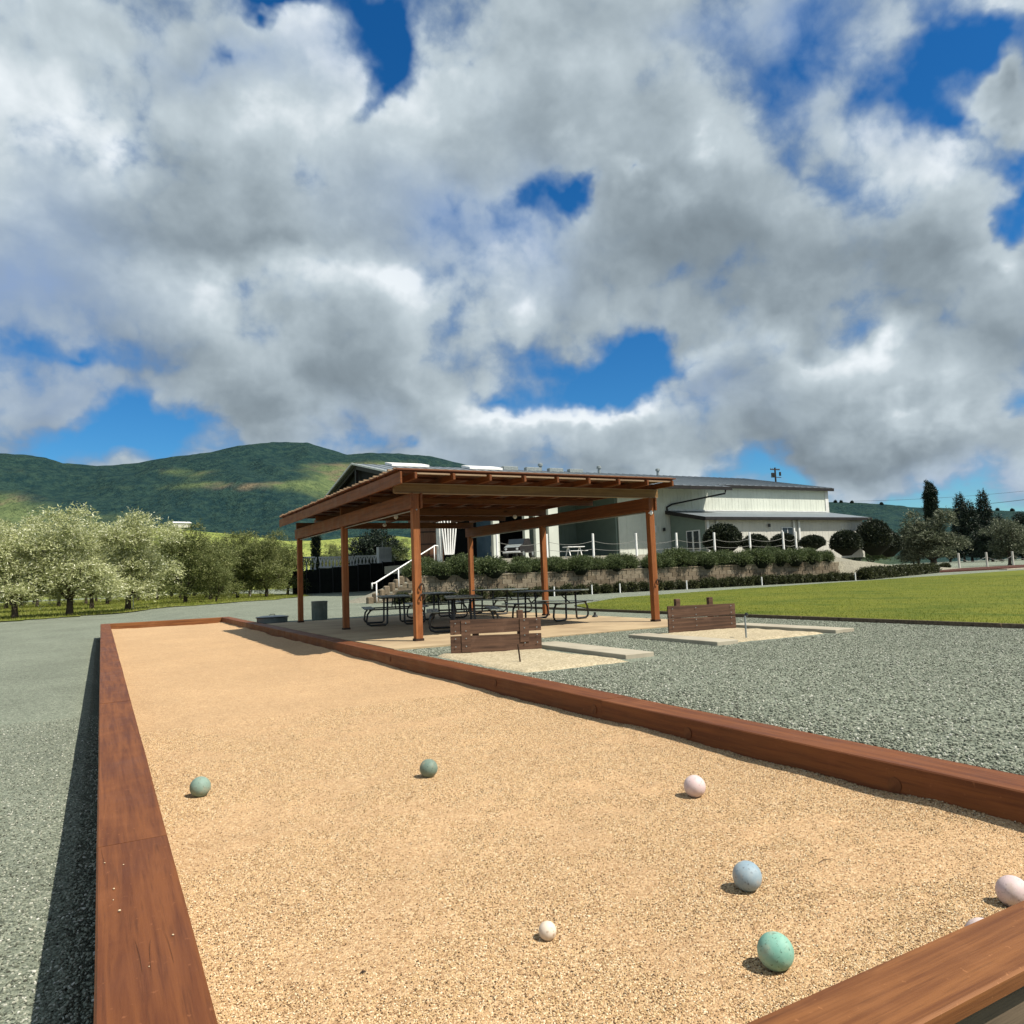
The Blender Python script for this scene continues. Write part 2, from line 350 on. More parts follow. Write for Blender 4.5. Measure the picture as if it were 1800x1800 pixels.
def npmesh(name, v, f, mat, smooth=False):
    me = bpy.data.meshes.new(name); k = f.shape[1]
    me.vertices.add(len(v)); me.vertices.foreach_set('co', np.asarray(v, np.float32).ravel())
    me.loops.add(f.size); me.loops.foreach_set('vertex_index', f.ravel().astype(np.int32))
    me.polygons.add(len(f)); me.polygons.foreach_set('loop_start', np.arange(0, f.size, k, dtype=np.int32))
    me.update(calc_edges=True)
    if smooth: me.polygons.foreach_set('use_smooth', np.ones(len(f), bool))
    me.materials.append(mat); return me
def npnoise(X, Y, s, seed=0, octv=4):
    out = np.zeros(X.shape); fx, fy = X.ravel(), Y.ravel(); r = np.empty(fx.shape)
    for i in range(len(fx)): r[i] = mnoise.fractal((fx[i]*s+seed, fy[i]*s-seed*2.3, seed*.7), 1.0, 2.0, octv)
    return r.reshape(X.shape)

ORD = 'first second third fourth fifth sixth seventh eighth ninth tenth eleventh twelfth thirteenth fourteenth fifteenth sixteenth seventeenth eighteenth nineteenth twentieth twenty-first twenty-second twenty-third twenty-fourth twenty-fifth twenty-sixth twenty-seventh twenty-eighth twenty-ninth thirtieth'.split()
# ------------------------------------------------------------------ ground
CX0, CI0, CI1, CX1 = -.01, .278, 3.925, 4.217       # court border: outer and inner faces
CY0, CYI, CYF, CYE = 1.245, 1.475, 29.7, 29.98      # near outer, near inner, far inner, far outer
def ground_z(X, Y):
    t = sstep(X, .3, 4.0)
    far = sstep(Y, 30, 60)
    left = -.56*(1-sstep(Y, 22, 48))-.22*sstep(Y, 22, 48)
    right = -.03
    z = left*(1-t)+right*t
    return z
xs = np.concatenate([np.linspace(-400, -30, 30), np.linspace(-28, -1, 28), np.linspace(-.9, 5, 24), np.linspace(5.5, 60, 80), np.linspace(65, 420, 30)])
ys = np.concatenate([np.linspace(-120, -6, 20), np.linspace(-5, 32, 60), np.linspace(33, 120, 80), np.linspace(125, 420, 30)])
def gz_(X, Y):
    Z = ground_z(X, Y)
    inside = (X > .02) & (X < 4.19) & (Y > 1.26) & (Y < 29.9)
    return np.where(inside, Z-.35, Z)
ground = link('ground', grid('ground', xs, ys, gz_, m_gravel)); struct(ground)

# court surface: rolled crushed granite, banked a little against the timbers
cxs = np.linspace(.14, 4.06, 120); cys = np.concatenate([np.linspace(1.36, 8, 210), np.linspace(8.1, 29.85, 140)])
_R = random.Random(5); DENTS = [(_R.uniform(.5, 3.7), _R.uniform(1.6, 11), _R.uniform(.05, .12), _R.uniform(.08, .16), _R.uniform(0, 3.14)) for _ in range(70)]
def court_z(X, Y):
    z = -.20+.012*npnoise(X, Y, .9, 3, 3)+.006*npnoise(X, Y, 4, 9, 3)
    for (dx, dy, a, b, r) in DENTS:          # scuffs and old footprints
        u = (X-dx)*math.cos(r)+(Y-dy)*math.sin(r); v_ = -(X-dx)*math.sin(r)+(Y-dy)*math.cos(r); q = (u/a)**2+(v_/b)**2
        z = z-.0075*np.exp(-q*1.4)+.004*np.exp(-(np.sqrt(q)-1.5)**2*5)
    z += (.035+.03*npnoise(Y, Y*0, .8, 5, 3))*np.exp(-np.abs(X-3.92)/.10)
    z += .02*np.exp(-np.abs(X-.29)/.08)
    return z
court = link('court_surface', grid('court_surface', cxs, cys, court_z, m_court)); struct(court)

# ------------------------------------------------------------------ court border timbers
border = empty('court_border', (2.1, 15.5, 0)); tag(border, 'low border of brown stained timbers around the tan bocce court', 'court border')
def timber(a, b, mat, name='timber', sag=0.0, sub=10):
    cx, cy, cz = [(a[i]+b[i])/2 for i in range(3)]
    mb = MB(); A = [a[0]-cx, a[1]-cy, a[2]-cz]; B = [b[0]-cx, b[1]-cy, b[2]-cz]
    ax = 0 if (b[0]-a[0]) > (b[1]-a[1]) else 1
    # chamfered section swept along the length with a little wander
    oth = 1-ax; w0, w1, z0, z1 = A[oth], B[oth], A[2], B[2]; c = .007
    sec = [(w0, z0), (w1, z0), (w1, z1-c), (w1-c, z1), (w0+c, z1), (w0, z1-c)]
    vs = []; seed = random.random()*50
    for k in range(sub+1):
        t = A[ax]+(B[ax]-A[ax])*k/sub
        wob = .0035*mnoise.noise((seed, t*.9, 0)); wz = .003*mnoise.noise((seed, t*.7, 5))
        for (q, z) in sec:
            p = [0, 0, z+(wz if z > 0 else 0)]; p[ax] = t; p[oth] = q+wob; vs.append(tuple(p))
    n = 6; fs = []
    for k in range(sub):
        for i in range(n):
            j = (i+1) % n; fs.append((k*n+i, k*n+j, k*n+n+j, k*n+n+i) if ax == 0 else (k*n+j, k*n+i, k*n+n+i, k*n+n+j))
    fs.append(tuple(range(n-1, -1, -1)) if ax == 0 else tuple(range(n))); e = [sub*n+i for i in range(n)]
    fs.append(tuple(e) if ax == 0 else tuple(reversed(e)))
    mb.add(vs, fs)
    o = mb.build(name, mat, border, loc=(cx-2.1, cy-15.5, cz)); return o
def run(y0, y1, joints):
    js = [y0]+[j for j in joints if y0 < j < y1]+[y1]
    return [(js[i]+.0015, js[i+1]-.0015) for i in range(len(js)-1)]
for (y0, y1) in run(CYI+.002, CYE, [3.94+4.88*k for k in range(6)]):
    timber((CX0, y0, -.62), (CI0, y1, random.uniform(-.002, .002)), m_timber_y)
for (y0, y1) in run(CYI-.1, CYE, [5.6+4.88*k for k in range(6)]):
    timber((CI1, y0, -.42), (CX1, y1, random.uniform(-.002, .002)), m_timber_y)
timber((CI0+.002, CYF, -.62), (CI1-.002, CYE, 0), m_timber_x)
timber((CX0, CY0, -.045), (CI1-.002, CYI, .001), m_timber_x, 'cap_board')
timber((CI1, CY0+.02, -.42), (CX1, CYI-.102, -.002), m_timber_y, 'corner_timber')
timber((CX0, CY0+.05, -.62), (CI1-.003, CYI-.03, -.047), m_grey_timber, 'lower_timber')
for (x, y, z) in ((3.925, 7.67, -.07), (3.925, 5.72, -.10), (3.925, 4.48, -.11), (3.925, 2.78, -.12), (3.925, 11.2, -.08)):
    MB().tube([(0, 0, 0), (-.006, 0, 0)], .042, 16).build('bolt_plug', m_bolt, border, loc=(x-2.1, y-15.5, z))

# small loose stones lying on the left timber
stone_me = {}
def pebble(mat, r, seed):
    import bmesh
    bm = bmesh.new(); bmesh.ops.create_icosphere(bm, subdivisions=2, radius=r)
    for v in bm.verts:
        k = 1+.28*mnoise.noise(v.co/r*1.3+Vector((seed, 0, 0))); v.co *= k; v.co.z *= .62
    me = bpy.data.meshes.new('pebble'); bm.to_mesh(me); bm.free(); me.materials.append(mat); me.polygons.foreach_set('use_smooth', [True]*len(me.polygons)); return me
m_pebble = simple('cream_pebble', (.75, .62, .42), (.6, .45, .28), 60, .7, bs=0)
def on_top(px, py):
    v = ray(px, py); t = (0-CAMZ)/v[2]; return CAMP+v*t
pm = pebble(m_pebble, .0045, 3)
for (px, py, s) in ((184, 1518, .8), (217, 1521, .7), (200, 1564, 1.0), (210, 1603, 1.25), (304, 1645, .9), (199, 1583, .6), (262, 1700, .5)):
    p = on_top(px, py)
    tag(link('pebble', pm, None, (p[0], p[1], .004*s), (0, 0, px), (s, s*.8, s)), 'tiny cream pebble lying on the left brown border timber near the camera', 'pebble', 'tiny cream pebbles lying on the left border timber')

# ------------------------------------------------------------------ bocce balls
def ballmat(name, c1, c2, spot):
    m, T, b = M_(name, .58, .3)
    co = T.node('ShaderNodeTexCoord').outputs['Object']
    n = T.noise(co, 9, 6, .65); v = T.node('ShaderNodeTexVoronoi', {'Vector': co, 'Scale': 34.0})
    v2 = T.noise(co, 70, 3, .6)
    c = T.mix(T.smooth(n, .35, .7), c1, c2)
    c = T.mix(T.math('MULTIPLY', T.smooth(v2, .60, .68), .75), c, spot)
    sp = T.math('MULTIPLY', T.smooth(T.math('SUBTRACT', 1.0, v.outputs['Distance']), .74, .88), T.smooth(T.noise(co, 17, 3, .5), .53, .6))
    c = T.mix(sp, c, spot)
    du = T.smooth(T.noise(co, 14, 5, .65), .52, .66); c = T.mix(T.math('MULTIPLY', du, .30), c, (.60, .45, .28)); sc_ = T.smooth(T.noise(T.vmath('MULTIPLY', co, (30, 160, 60)), 1.0, 3, .6), .63, .68); c = T.mix(T.math('MULTIPLY', sc_, .55), c, spot); T.l.new(c, b.inputs['Base Color'])
    bump(T, b, T.math('ADD', v2, n), .2, .002); return m
def ball(px, py_b, d, mat, label, name='bocce_ball', cat='bocce ball', pos=None, rot=(0, 0, 0)):
    if pos is None:
        v = ray(px, py_b); P = CAMP+v*((-.2-CAMZ)/v[2]); pos = (P[0], P[1])
    import bmesh
    bm = bmesh.new(); bmesh.ops.create_uvsphere(bm, u_segments=40, v_segments=24, radius=d/2)
    # two engraved ring grooves
    for vtx in bm.verts:
        a = abs(vtx.co.z/(d/2))
        if .30 < a < .36: vtx.co *= .985
    me = bpy.data.meshes.new(name); bm.to_mesh(me); bm.free(); me.materials.append(mat); me.polygons.foreach_set('use_smooth', [True]*len(me.polygons))
    zc = court_z(np.array([pos[0]]), np.array([pos[1]]))[0]
    o = link(name, me, None, (pos[0], pos[1], zc+d/2-.004), rot); tag(o, label, cat, 'bocce balls on the court'); return o
D = .118
_v = ray(1716, 1612); _v = CAMP+_v*((-.088-CAMZ)/_v[2]); HIDDEN = (_v[0], _v[1]-.02)
b_gg = ballmat('ball_grey_green', (.21, .33, .28), (.30, .40, .33), (.10, .13, .11))
ball(352, 1399, .128, b_gg, 'grey green ball on the tan court nearest the left border', rot=(.5, .3, 0))
b_dg = ballmat('ball_dull_green', (.16, .24, .20), (.26, .32, .25), (.07, .09, .07))
ball(754, 1366, .122, b_dg, 'dull green ball farthest back in the middle of the court', rot=(1.2, .3, .4))
b_pk = ballmat('ball_pale_pink', (.72, .56, .56), (.80, .68, .66), (.42, .30, .30))
ball(1222, 1398, .127, b_pk, 'pale pink ball alone in front of the right border timber', rot=(1.0, .8, 0))
b_bl = ballmat('ball_blue_grey', (.27, .38, .46), (.40, .50, .56), (.10, .12, .14))
ball(1315, 1566, D, b_bl, 'blue grey ball between the pale pink and the mint green ball', rot=(.2, 1.3, 0))
b_te = ballmat('ball_mint', (.20, .46, .37), (.40, .62, .50), (.05, .12, .09))
ball(1365, 1700, D, b_te, 'mint green speckled ball nearest the camera', rot=(.9, .1, .5))
b_pa = ballmat('ball_cream', (.80, .68, .55), (.86, .78, .66), (.5, .38, .28))
ball(963, 1651, .066, b_pa, 'small cream target ball, the smallest ball on the court', 'target_ball', 'target ball', rot=(.4, .4, 0))
ball(1783, 1590, D, b_pk, 'pale pink ball at the right edge of the picture behind the near board', rot=(.3, .6, .9))
ball(1722, 1645, D, b_pk, 'pale pink ball almost hidden behind the near border board', pos=HIDDEN, rot=(.1, 2, .9))

# ------------------------------------------------------------------ patio slab and horseshoe pits
slab = MB().poly([(4.26, 11.95), (6.4, 11.85), (6.4, 22.95), (4.26, 22.95)], -.14, -.0).add([], []).build('patio', m_slab); struct(slab)
for a, b in (((6.41, 11.85), (8.6, 11.95)), ((8.61, 11.9), (11.35, 11.9))):
    o = MB().box((a[0], a[1], -.14), (b[0], 22.95, 0.0), .006).build('patio', m_slab); struct(o)
def strip(x0, y0, x1, y1, z): return struct(MB().box((x0, y0, -.1), (x1, y1, z), .006).build('concrete_strip', m_conc))
def pitmesh(x0, y0, x1, y1, seed):
    return grid('pit_sand', np.linspace(x0, x1, 60), np.linspace(y0, y1, 70), lambda X, Y: .0+.014*npnoise(X, Y, 2.2, seed, 4)-.07*(1-sstep(np.minimum(np.minimum(X-x0, x1-X)+np.where(X > (x0+x1)/2, 0 if seed == 2 or seed == 5 else 0, 0), np.minimum(Y-y0, y1-Y))+.05*npnoise(X, Y, 3, seed+3, 3), -.02, .22)), m_sand)
o = link('pit_sand', pitmesh(4.3, 7.75, 6.09, 10.75, 2)); struct(o)
o = link('pit_sand', pitmesh(8.5, 8.46, 10.64, 10.75, 5)); struct(o)
strip(6.1, 8.1, 6.58, 10.6, .03); strip(8.06, 8.44, 8.49, 10.6, .03); strip(10.65, 8.4, 11.12, 10.85, .03)

def backboard(p, q, hl, hr, label, gap, posts, ph, first=None):
    p = Vector((*p, 0)); q = Vector((*q, 0)); L = (q-p).length; rz = math.atan2(q.y-p.y, q.x-p.x)
    t = empty('backstop', p, rz); tag(t, label, 'horseshoe backstop', 'wooden backstops of the horseshoe pits')
    def plank(z0, z1, w0=0.0, w1=0.0):
        mb = MB(); n = 12; th = .042; r = random.random()*40; vs = []
        for k in range(n+1):
            x = L*k/n; j = .004*mnoise.noise((x*4, r, 0)); s_ = k/n
            a = z0+w0*(1-s_)+w1*s_+j
            b = z1*(1-s_)+(z1+hr-hl)*s_+j*.7
            vs += [(x, 0, a), (x, th, a), (x, th, b), (x, 0, b)]
        fs = [(0, 1, 2, 3), (n*4+3, n*4+2, n*4+1, n*4)]
        for k in range(n):
            for i in range(4): j = (i+1) % 4; fs.append((k*4+i, k*4+4+i, k*4+4+j, k*4+j))
        mb.add(vs, fs).build('plank', m_back, t)
    mid = hl*.52
    plank(mid+gap, hl); plank(-.02, mid)
    MB().box((.16, -.012, .02), (.30, -.001, hl-.01)).build('batten', m_back, t) if gap > .01 else None
    MB().box((L*.76, -.012, .12), (L*.86, -.001, hl-.02)).build('batten', m_back, t) if gap > .01 else None
    for k in posts:
        MB().box((L*k-.045, .045, -.1), (L*k+.045, .13, first if first and k < .5 else ph), .006).build('post', m_back, t)
    for x in ((.07, .23, L*.81, L*.95) if gap > .01 else (.08, L*.4, L*.93)):
        for z in (mid*.4, mid*.85, mid+gap+.05, hl-.05):
            MB().tube([(x, -.013, z), (x, -.019, z)], .009, 8).build('bolt', m_galv, t)
    return t
backboard((4.59, 10.37), (5.94, 9.99), .50, .475, 'weathered brown backstop with a gap between its two planks, beside the bocce court', .022, (.28, .78), .60, .45)
backboard((8.97, 10.58), (10.34, 10.31), .47, .455, 'reddish brown backstop with two posts above its top, farther from the bocce court', .004, (.17, .66), .59)
t = tag(MB().tube([(0, 0, -.1), (0, 0, .34), (.0, .0, .37)], .011, 10).build('horseshoe_stake', m_iron, loc=(4.86, 8.75, 0)), 'thin rusty stake in the sand before the backstop beside the bocce court', 'stake', 'stakes of the horseshoe pits')
t.scale = (1, 1, .62); t.rotation_euler = (0, -.10, 0)
st = empty('horseshoe_stake', (9.1, 8.87, 0)); tag(st, 'grey steel stake with a dark cap in the sand of the farther pit', 'stake', 'stakes of the horseshoe pits')
MB().tube([(0, 0, -.1), (0, 0, .34)], .014, 10).build('rod', m_galv, st); MB().box((-.03, -.02, .335), (.03, .02, .39), .008).build('cap', m_black, st, rot=(0, .2, .4))

# ------------------------------------------------------------------ pergola
PX, PW, PY, PD = 5.143, 5.586, 13.09, 4.66
perg = empty('pergola', (PX, PY, 0)); tag(perg, 'red stained timber pergola with a solid board roof over the picnic tables', 'pergola')
def P(name, mb, mat): return mb.build(name, mat, perg)
hp = .07
for i, x in enumerate((0, PW)):
    for k in range(3):
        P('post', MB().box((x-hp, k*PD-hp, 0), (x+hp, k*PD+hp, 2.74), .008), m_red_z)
        P('post_base', MB().box((x-hp-.012, k*PD-hp-.012, 0), (x+hp+.012, k*PD+hp+.012, .045)), m_iron)
def ybeam(x, w_, z0, z1, y0, y1, name='side_beam', mat=m_red_y):
    o = MB().box((-w_/2, y0, -(z1-z0)/2), (w_/2, y1, (z1-z0)/2), .006).build(name, mat, perg, loc=(x, 0, (z0+z1)/2)); return o
for x in (0, PW):
    ybeam(x-hp-.022, .042, 2.45, 2.735, -.12, 2*PD+.12)
    ybeam(x+hp+.022, .042, 2.452, 2.737, -.12, 2*PD+.12)
def xbeam(y, w_, z0, z1, x0, x1, name='cross_beam', mat=m_red_x):
    return MB().box((x0, -w_/2, -(z1-z0)/2), (x1, w_/2, (z1-z0)/2), .006).build(name, mat, perg, loc=(0, y, (z0+z1)/2))
m_front = wood('sunlit_front_beam', (.30, .18, .065), (.19, .10, .035), 0, .6)  # paler yellow puts the sunlight on the front beam into its colour
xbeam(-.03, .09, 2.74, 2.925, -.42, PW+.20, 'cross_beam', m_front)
xbeam(-.03, .10, 2.905, 2.926, -.40, PW+.18, 'sunlit_strip', m_pale_strip); xbeam(-.045, .11, 2.728, 2.742, -.40, PW+.18, 'sunlit_strip', m_pale_strip)  # pale strips paint the sunlit lines along the front beam
for k in range(8): xbeam(-.60, .03, 3.012, 3.044, -.22+k*.752+.04, -.22+(k+1)*.752-.06, 'sunlit_blocking', m_pale_strip)  # pale colour paints the sunlit purlin face between the rafters
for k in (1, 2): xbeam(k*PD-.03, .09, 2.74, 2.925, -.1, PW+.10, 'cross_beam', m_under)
for k in range(9):
    x = -.22+k*.752; x = min(x, PW+.14) 
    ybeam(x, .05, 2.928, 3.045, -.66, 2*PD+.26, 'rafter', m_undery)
ybeam(-.50, .04, 2.83, 3.05, -.66, 2*PD+.28, 'fascia')
for j in range(13):
    xbeam(-.55+j*.81, .04, 3.047, 3.083, -.50, PW+.22, 'purlin', m_dark_x)
nb = 36; y = -.63
for j in range(nb):
    wd = .282
    z = 3.086+random.uniform(0, .004)
    x0 = -.55+random.uniform(-.02, .02); x1 = PW+.26+random.uniform(-.02, .01)
    MB().box((x0, -wd/2+.002, 0), (x1, wd/2-.002, .022)).build('roof_board', m_dark_x, perg, loc=(0, y+wd/2+j*wd, z))
    MB().box((x0-random.uniform(.01, .05), -.03, 0), (x1, .03, random.uniform(.022, .034))).build('roof_slat', m_pale_strip, perg, loc=(0, y+wd/2+j*wd, z+.023))
MB().tube([(-.0, -.1, 2.425), (0, PD, 2.43), (0, 2*PD, 2.425)], .013, 8).build('conduit', m_galv, perg)
MB().tube([(PW, -.1, 2.425), (PW, PD, 2.43), (PW, 2*PD, 2.425)], .013, 8).build('conduit', m_galv, perg)
for (x, y, z) in ((.10, .25, 2.44), (.55, 2.6, 2.70), (1.3, 4.6, 2.70), (PW-1.0, 4.4, 2.70), (1.9, 7.2, 2.70), (PW-.02, -.05, 2.40)):
    g = MB().lathe([(.03, .05), (.05, .02), (.055, -.01), (.035, -.045), (.01, -.06)], n=14).build('light_fixture', m_white, perg, True, loc=(x, y, z))
for k in range(1, 3):
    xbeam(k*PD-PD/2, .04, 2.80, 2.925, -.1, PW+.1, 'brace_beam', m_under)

# horseshoes hung on the posts
def horseshoe(loc, rot, label):
    pts = [(.060*math.sin(a), 0, .068*math.cos(a)) for a in np.linspace(-2.55, 2.55, 22)]
    mb = MB(); vs = []; n = len(pts)
    mb.tube(pts, .012, 6)
    return tag(mb.build('horseshoe', m_iron, None, True, loc=loc, rot=rot), label, 'horseshoe', 'horseshoes hung on the pergola posts')
horseshoe((PX+hp-.01, PY-hp-.014, .985), (0, 0, .5), 'dark iron horseshoe, the upper one on the pergola front left post')
horseshoe((PX+hp-.01, PY-hp-.014, .79), (0, 0, .5), 'dark iron horseshoe, the lower one on the pergola front left post')
horseshoe((PX+PW+hp-.02, PY-hp-.014, .86), (0, 0, .5), 'dark iron horseshoe hung on the pergola front right post')
for z in (.985+.045, .79+.045): MB().tube([(hp-.01, -hp, z), (hp-.01, -hp-.05, z)], .006, 6).build('hook', m_iron, perg)
MB().tube([(PW+hp-.02, -hp, .905), (PW+hp-.02, -hp-.05, .905)], .006, 6).build('hook', m_iron, perg)

# ------------------------------------------------------------------ picnic tables (steel tube frames)
def picnic():
    t = empty('picnic_table')
    for k in range(5): MB().box((-.915, -.375+k*.151, .70), (.915, -.375+k*.151+.146, .728), .005).build('table_plank', m_tabletop, t)
    for s in (-1, 1):
        for k in range(2): MB().box((-.915, -.13+k*.132-.002, .425), (.915, -.13+k*.132+.126, .447), .005).build('bench_plank', m_tabletop, t, loc=(0, s*.66, 0))
    for x in (-.62, .62):
        r = .024
        for s in (-1, 1):
            pts = [(x, s*.20, .695), (x, s*.22, .06), (x, s*.26, .025), (x, s*.62, .024), (x, s*.70, .06), (x, s*.73, .12), (x, s*.70, .30), (x, s*.62, .40), (x, s*.54, .42)]
            MB().tube(pts, r, 8).build('leg', m_black, t, True)
        MB().tube([(x, -.36, .69), (x, .36, .69)], .02, 8).build('crossbar', m_black, t, True)
        MB().tube([(x, -.66, .41), (x, .66, .41)], .018, 8).build('crossbar', m_black, t, True)
        MB().tube([(x, 0, .40), (x*.35, 0, .69)], .014, 6).build('brace', m_black, t, True)
    return t
pt = picnic()
TAB = [(6.65, 18.6, rad(75), 'dark picnic table under the pergola beside its left middle post'), (6.9, 14.9, rad(68), 'dark picnic table just behind the front left pergola post'),
       (8.35, 19.8, rad(80), 'dark picnic table at the back of the pergola, middle of the rear row'), (9.75, 15.9, rad(112), 'dark picnic table under the right front of the pergola, half in the sun'), (10.6, 20.2, rad(100), 'dark picnic table at the back right of the pergola')]
for i, (x, y, a, lab) in enumerate(TAB):
    o = pt if i == 0 else copy_tree(pt)
    o.location = (x, y, .003); o.rotation_euler.z = a; tag(o, lab, 'picnic table', 'picnic tables under the pergola')
e_ = MB().lathe([(.07, 0), (.08, .01), (.075, .02), (.035, .05), (.03, .12)], n=16).build('lamp_base', m_black, loc=(11.0, 15.8, .003)); tag(e_, 'small dark metal object on the patio right of the picnic tables', 'ground lamp')

# trash can, fire pit
tcn = empty('trash_can', (6.0, 23.6, -.03)); tcn.scale = (.8, .8, .92); tag(tcn, 'green grey trash can standing behind the patio', 'trash can')
MB().lathe([(.26, 0), (.29, .02), (.30, .60), (.315, .61), (.315, .64), (.28, .64), (.27, .10), (.0, .1)], n=28).build('body', m_can, tcn, True)
MB().tube([(.31*math.cos(a), .31*math.sin(a), .635) for a in np.linspace(0, 2*math.pi, 25)], .012, 6).build('rim', m_black, tcn, True)
for a in range(10):
    MB().bar((.298*math.cos(a*.628), .298*math.sin(a*.628), .05), (.305*math.cos(a*.628), .305*math.sin(a*.628), .6), .02, .012).build('rib', m_can, tcn)
fp = empty('fire_pit', (4.62, 23.9, -.03)); tag(fp, 'round low galvanised tub with a dark rim at the far right corner of the court', 'fire pit')
MB().lathe([(.42, 0), (.45, .03), (.46, .16), (.48, .17), (.48, .185), (.30, .215), (.06, .225), (.0, .225)], n=36).build('tub', m_galv, fp, True)
MB().tube([(.475*math.cos(a), .475*math.sin(a), .175) for a in np.linspace(0, 2*math.pi, 37)], .016, 6).build('rim', m_black, fp, True)
MB().tube([(-.08, 0, .22), (-.07, 0, .26), (.07, 0, .26), (.08, 0, .22)], .012, 6).build('handle', m_black, fp, True)

# ------------------------------------------------------------------ lawn and edging
def lawnmat():
    m, T, b = M_('lawn_grass', .85, .15)
    co = T.node('ShaderNodeNewGeometry').outputs['Position']
    n1 = T.noise(co, .35, 5, .6); n2 = T.noise(co, 7.0, 6, .7)
    v = T.vmath('MULTIPLY', co, (1.4, .25, 1)); n3 = T.noise(v, 1.6, 4, .6)
    c = T.mix(T.smooth(n1, .36, .62), (.095, .130, .010), (.165, .185, .014))
    c = T.mix(T.math('MULTIPLY', T.smooth(n3, .42, .62), .8), c, (.20, .205, .024))
    c = T.mix(T.math('MULTIPLY', T.smooth(n2, .42, .7), .65), c, (.06, .10, .012))
    T.l.new(c, b.inputs['Base Color']); bump(T, b, T.noise(co, 10, 6, .7), .2, .02); return m
m_lawn = lawnmat()
LP = [(12.95, -20), (12.95, 18.2), (14.6, 22.2), (19.6, 26.3), (28.4, 27.9), (38.5, 29.0), (62, 31.9), (115, 38), (115, -20)]
def tri_sheet(name, pts, z, mat): return MB().poly(pts, z-.05, z).build(name, mat)
lawn = tri_sheet('lawn', LP, .0, m_lawn); struct(lawn)
ed = empty('lawn_edging', (12.9, 9, 0)); tag(ed, 'low dark timber edging along the near edge of the lawn', 'lawn edging')
for k in range(8):
    MB().box((0, -9-5+k*4.0+.01, -.08), (.045, -9-5+k*4.0+3.99, .045), .004).build('edging_board', m_grey_timber, ed)

# grass blades on the lawn's near part and the orchard floor
def grassmat(name, c1, c2, c3):
    return leafmat(name, c1, c2, c3, .3, .6)
m_blade = grassmat('grass_blades', (.10, .15, .015), (.19, .23, .03), (.32, .34, .08))
m_weed = grassmat('meadow_blades', (.13, .17, .02), (.25, .28, .04), (.42, .40, .12))
def blades(name, pts, h, wd, mat):
    n = len(pts); a = RNG.uniform(0, math.tau, n); hh = h*RNG.uniform(.5, 1.3, n); lean = RNG.normal(0, .35, (n, 2))*hh[:, None]
    dx = np.cos(a)*wd/2; dy = np.sin(a)*wd/2
    v = np.zeros((n, 3, 3)); v[:, 0] = pts; v[:, 1] = pts; v[:, 2] = pts
    v[:, 0, 0] -= dx; v[:, 0, 1] -= dy; v[:, 1, 0] += dx; v[:, 1, 1] += dy
    v[:, 2, 0] += lean[:, 0]; v[:, 2, 1] += lean[:, 1]; v[:, 2, 2] += hh
    return npmesh(name, v.reshape(-1, 3), np.arange(3*n).reshape(-1, 3), mat)
def inpoly(x, y, poly):
    c = np.zeros(len(x), bool); j = len(poly)-1
    for i in range(len(poly)):
        xi, yi = poly[i]; xj, yj = poly[j]
        c ^= ((yi > y) != (yj > y)) & (x < (xj-xi)*(y-yi)/(yj-yi+1e-9)+xi); j = i
    return c
n = 170000; u = RNG.random(n)**1.7
x = 12.97+u*34; y = RNG.uniform(-2, 30, n); ok = inpoly(x, y, LP); x, y = x[ok], y[ok]
g_ = link('lawn_grass', blades('lawn_grass', np.stack([x, y, np.zeros(len(x))], -1), .032, .007, m_blade)); tag(g_, 'short bright green grass of the lawn', 'grass', kind='stuff')

# ------------------------------------------------------------------ orchard floor (left)
def meadowmat():
    m, T, b = M_('meadow', .9, .1); co = T.node('ShaderNodeNewGeometry').outputs['Position']
    n1 = T.noise(co, .25, 6, .65); n2 = T.noise(co, 3.0, 6, .7)
    c = T.mix(T.smooth(n1, .35, .65), (.15, .19, .03), (.26, .27, .08))
    c = T.mix(T.smooth(n2, .5, .75), c, (.08, .10, .03)); T.l.new(c, b.inputs['Base Color']); bump(T, b, n2, .8, .1); return m
m_meadow = meadowmat()
MP = [(-60, 24), (-30, 33), (-12, 41.0), (-4.5, 46.2), (1.8, 49.7), (8.2, 55.4), (13.2, 61), (17.3, 72), (17.6, 150), (-200, 150), (-200, 24)]
def clipped(name, x0, x1, y0, y1, st, poly, dz, mat):
    gx, gy = np.arange(x0, x1, st), np.arange(y0, y1, st); X, Y = np.meshgrid(gx, gy); Z = ground_z(X, Y)+dz+.02*npnoise(X, Y, .6, 3, 2)
    nx = len(gx); i = (np.arange(len(gy)-1)[:, None]*nx+np.arange(nx-1)[None]).ravel(); q = np.stack([i, i+1, i+nx+1, i+nx], -1)
    px, py = X.ravel(), Y.ravel(); c = inpoly(px[q].mean(1)+npnoise(px[q].mean(1), py[q].mean(1), .4, 7, 3)*1.2, py[q].mean(1)+npnoise(px[q].mean(1), py[q].mean(1), .4, 17, 3)*1.2, poly); q = q[c]
    used, inv = np.unique(q, return_inverse=True); V = np.stack([px, py, Z.ravel()], -1)[used]
    return npmesh(name, V, inv.reshape(-1, 4), mat, True)
md = link('orchard_floor', clipped('orchard_floor', -60, 19, 24, 160, .5, MP, .045, m_meadow)); struct(md)
n = 90000; x = RNG.uniform(-22, 17.6, n); y = 30+RNG.random(n)**1.4*80; ok = inpoly(x, y, MP); x, y = x[ok], y[ok]
g_ = link('orchard_grass', blades('orchard_grass', np.stack([x, y, ground_z(x, y)+.04], -1), .13, .035, m_weed)); tag(g_, 'rough yellow green grass under the olive trees', 'grass', kind='stuff')

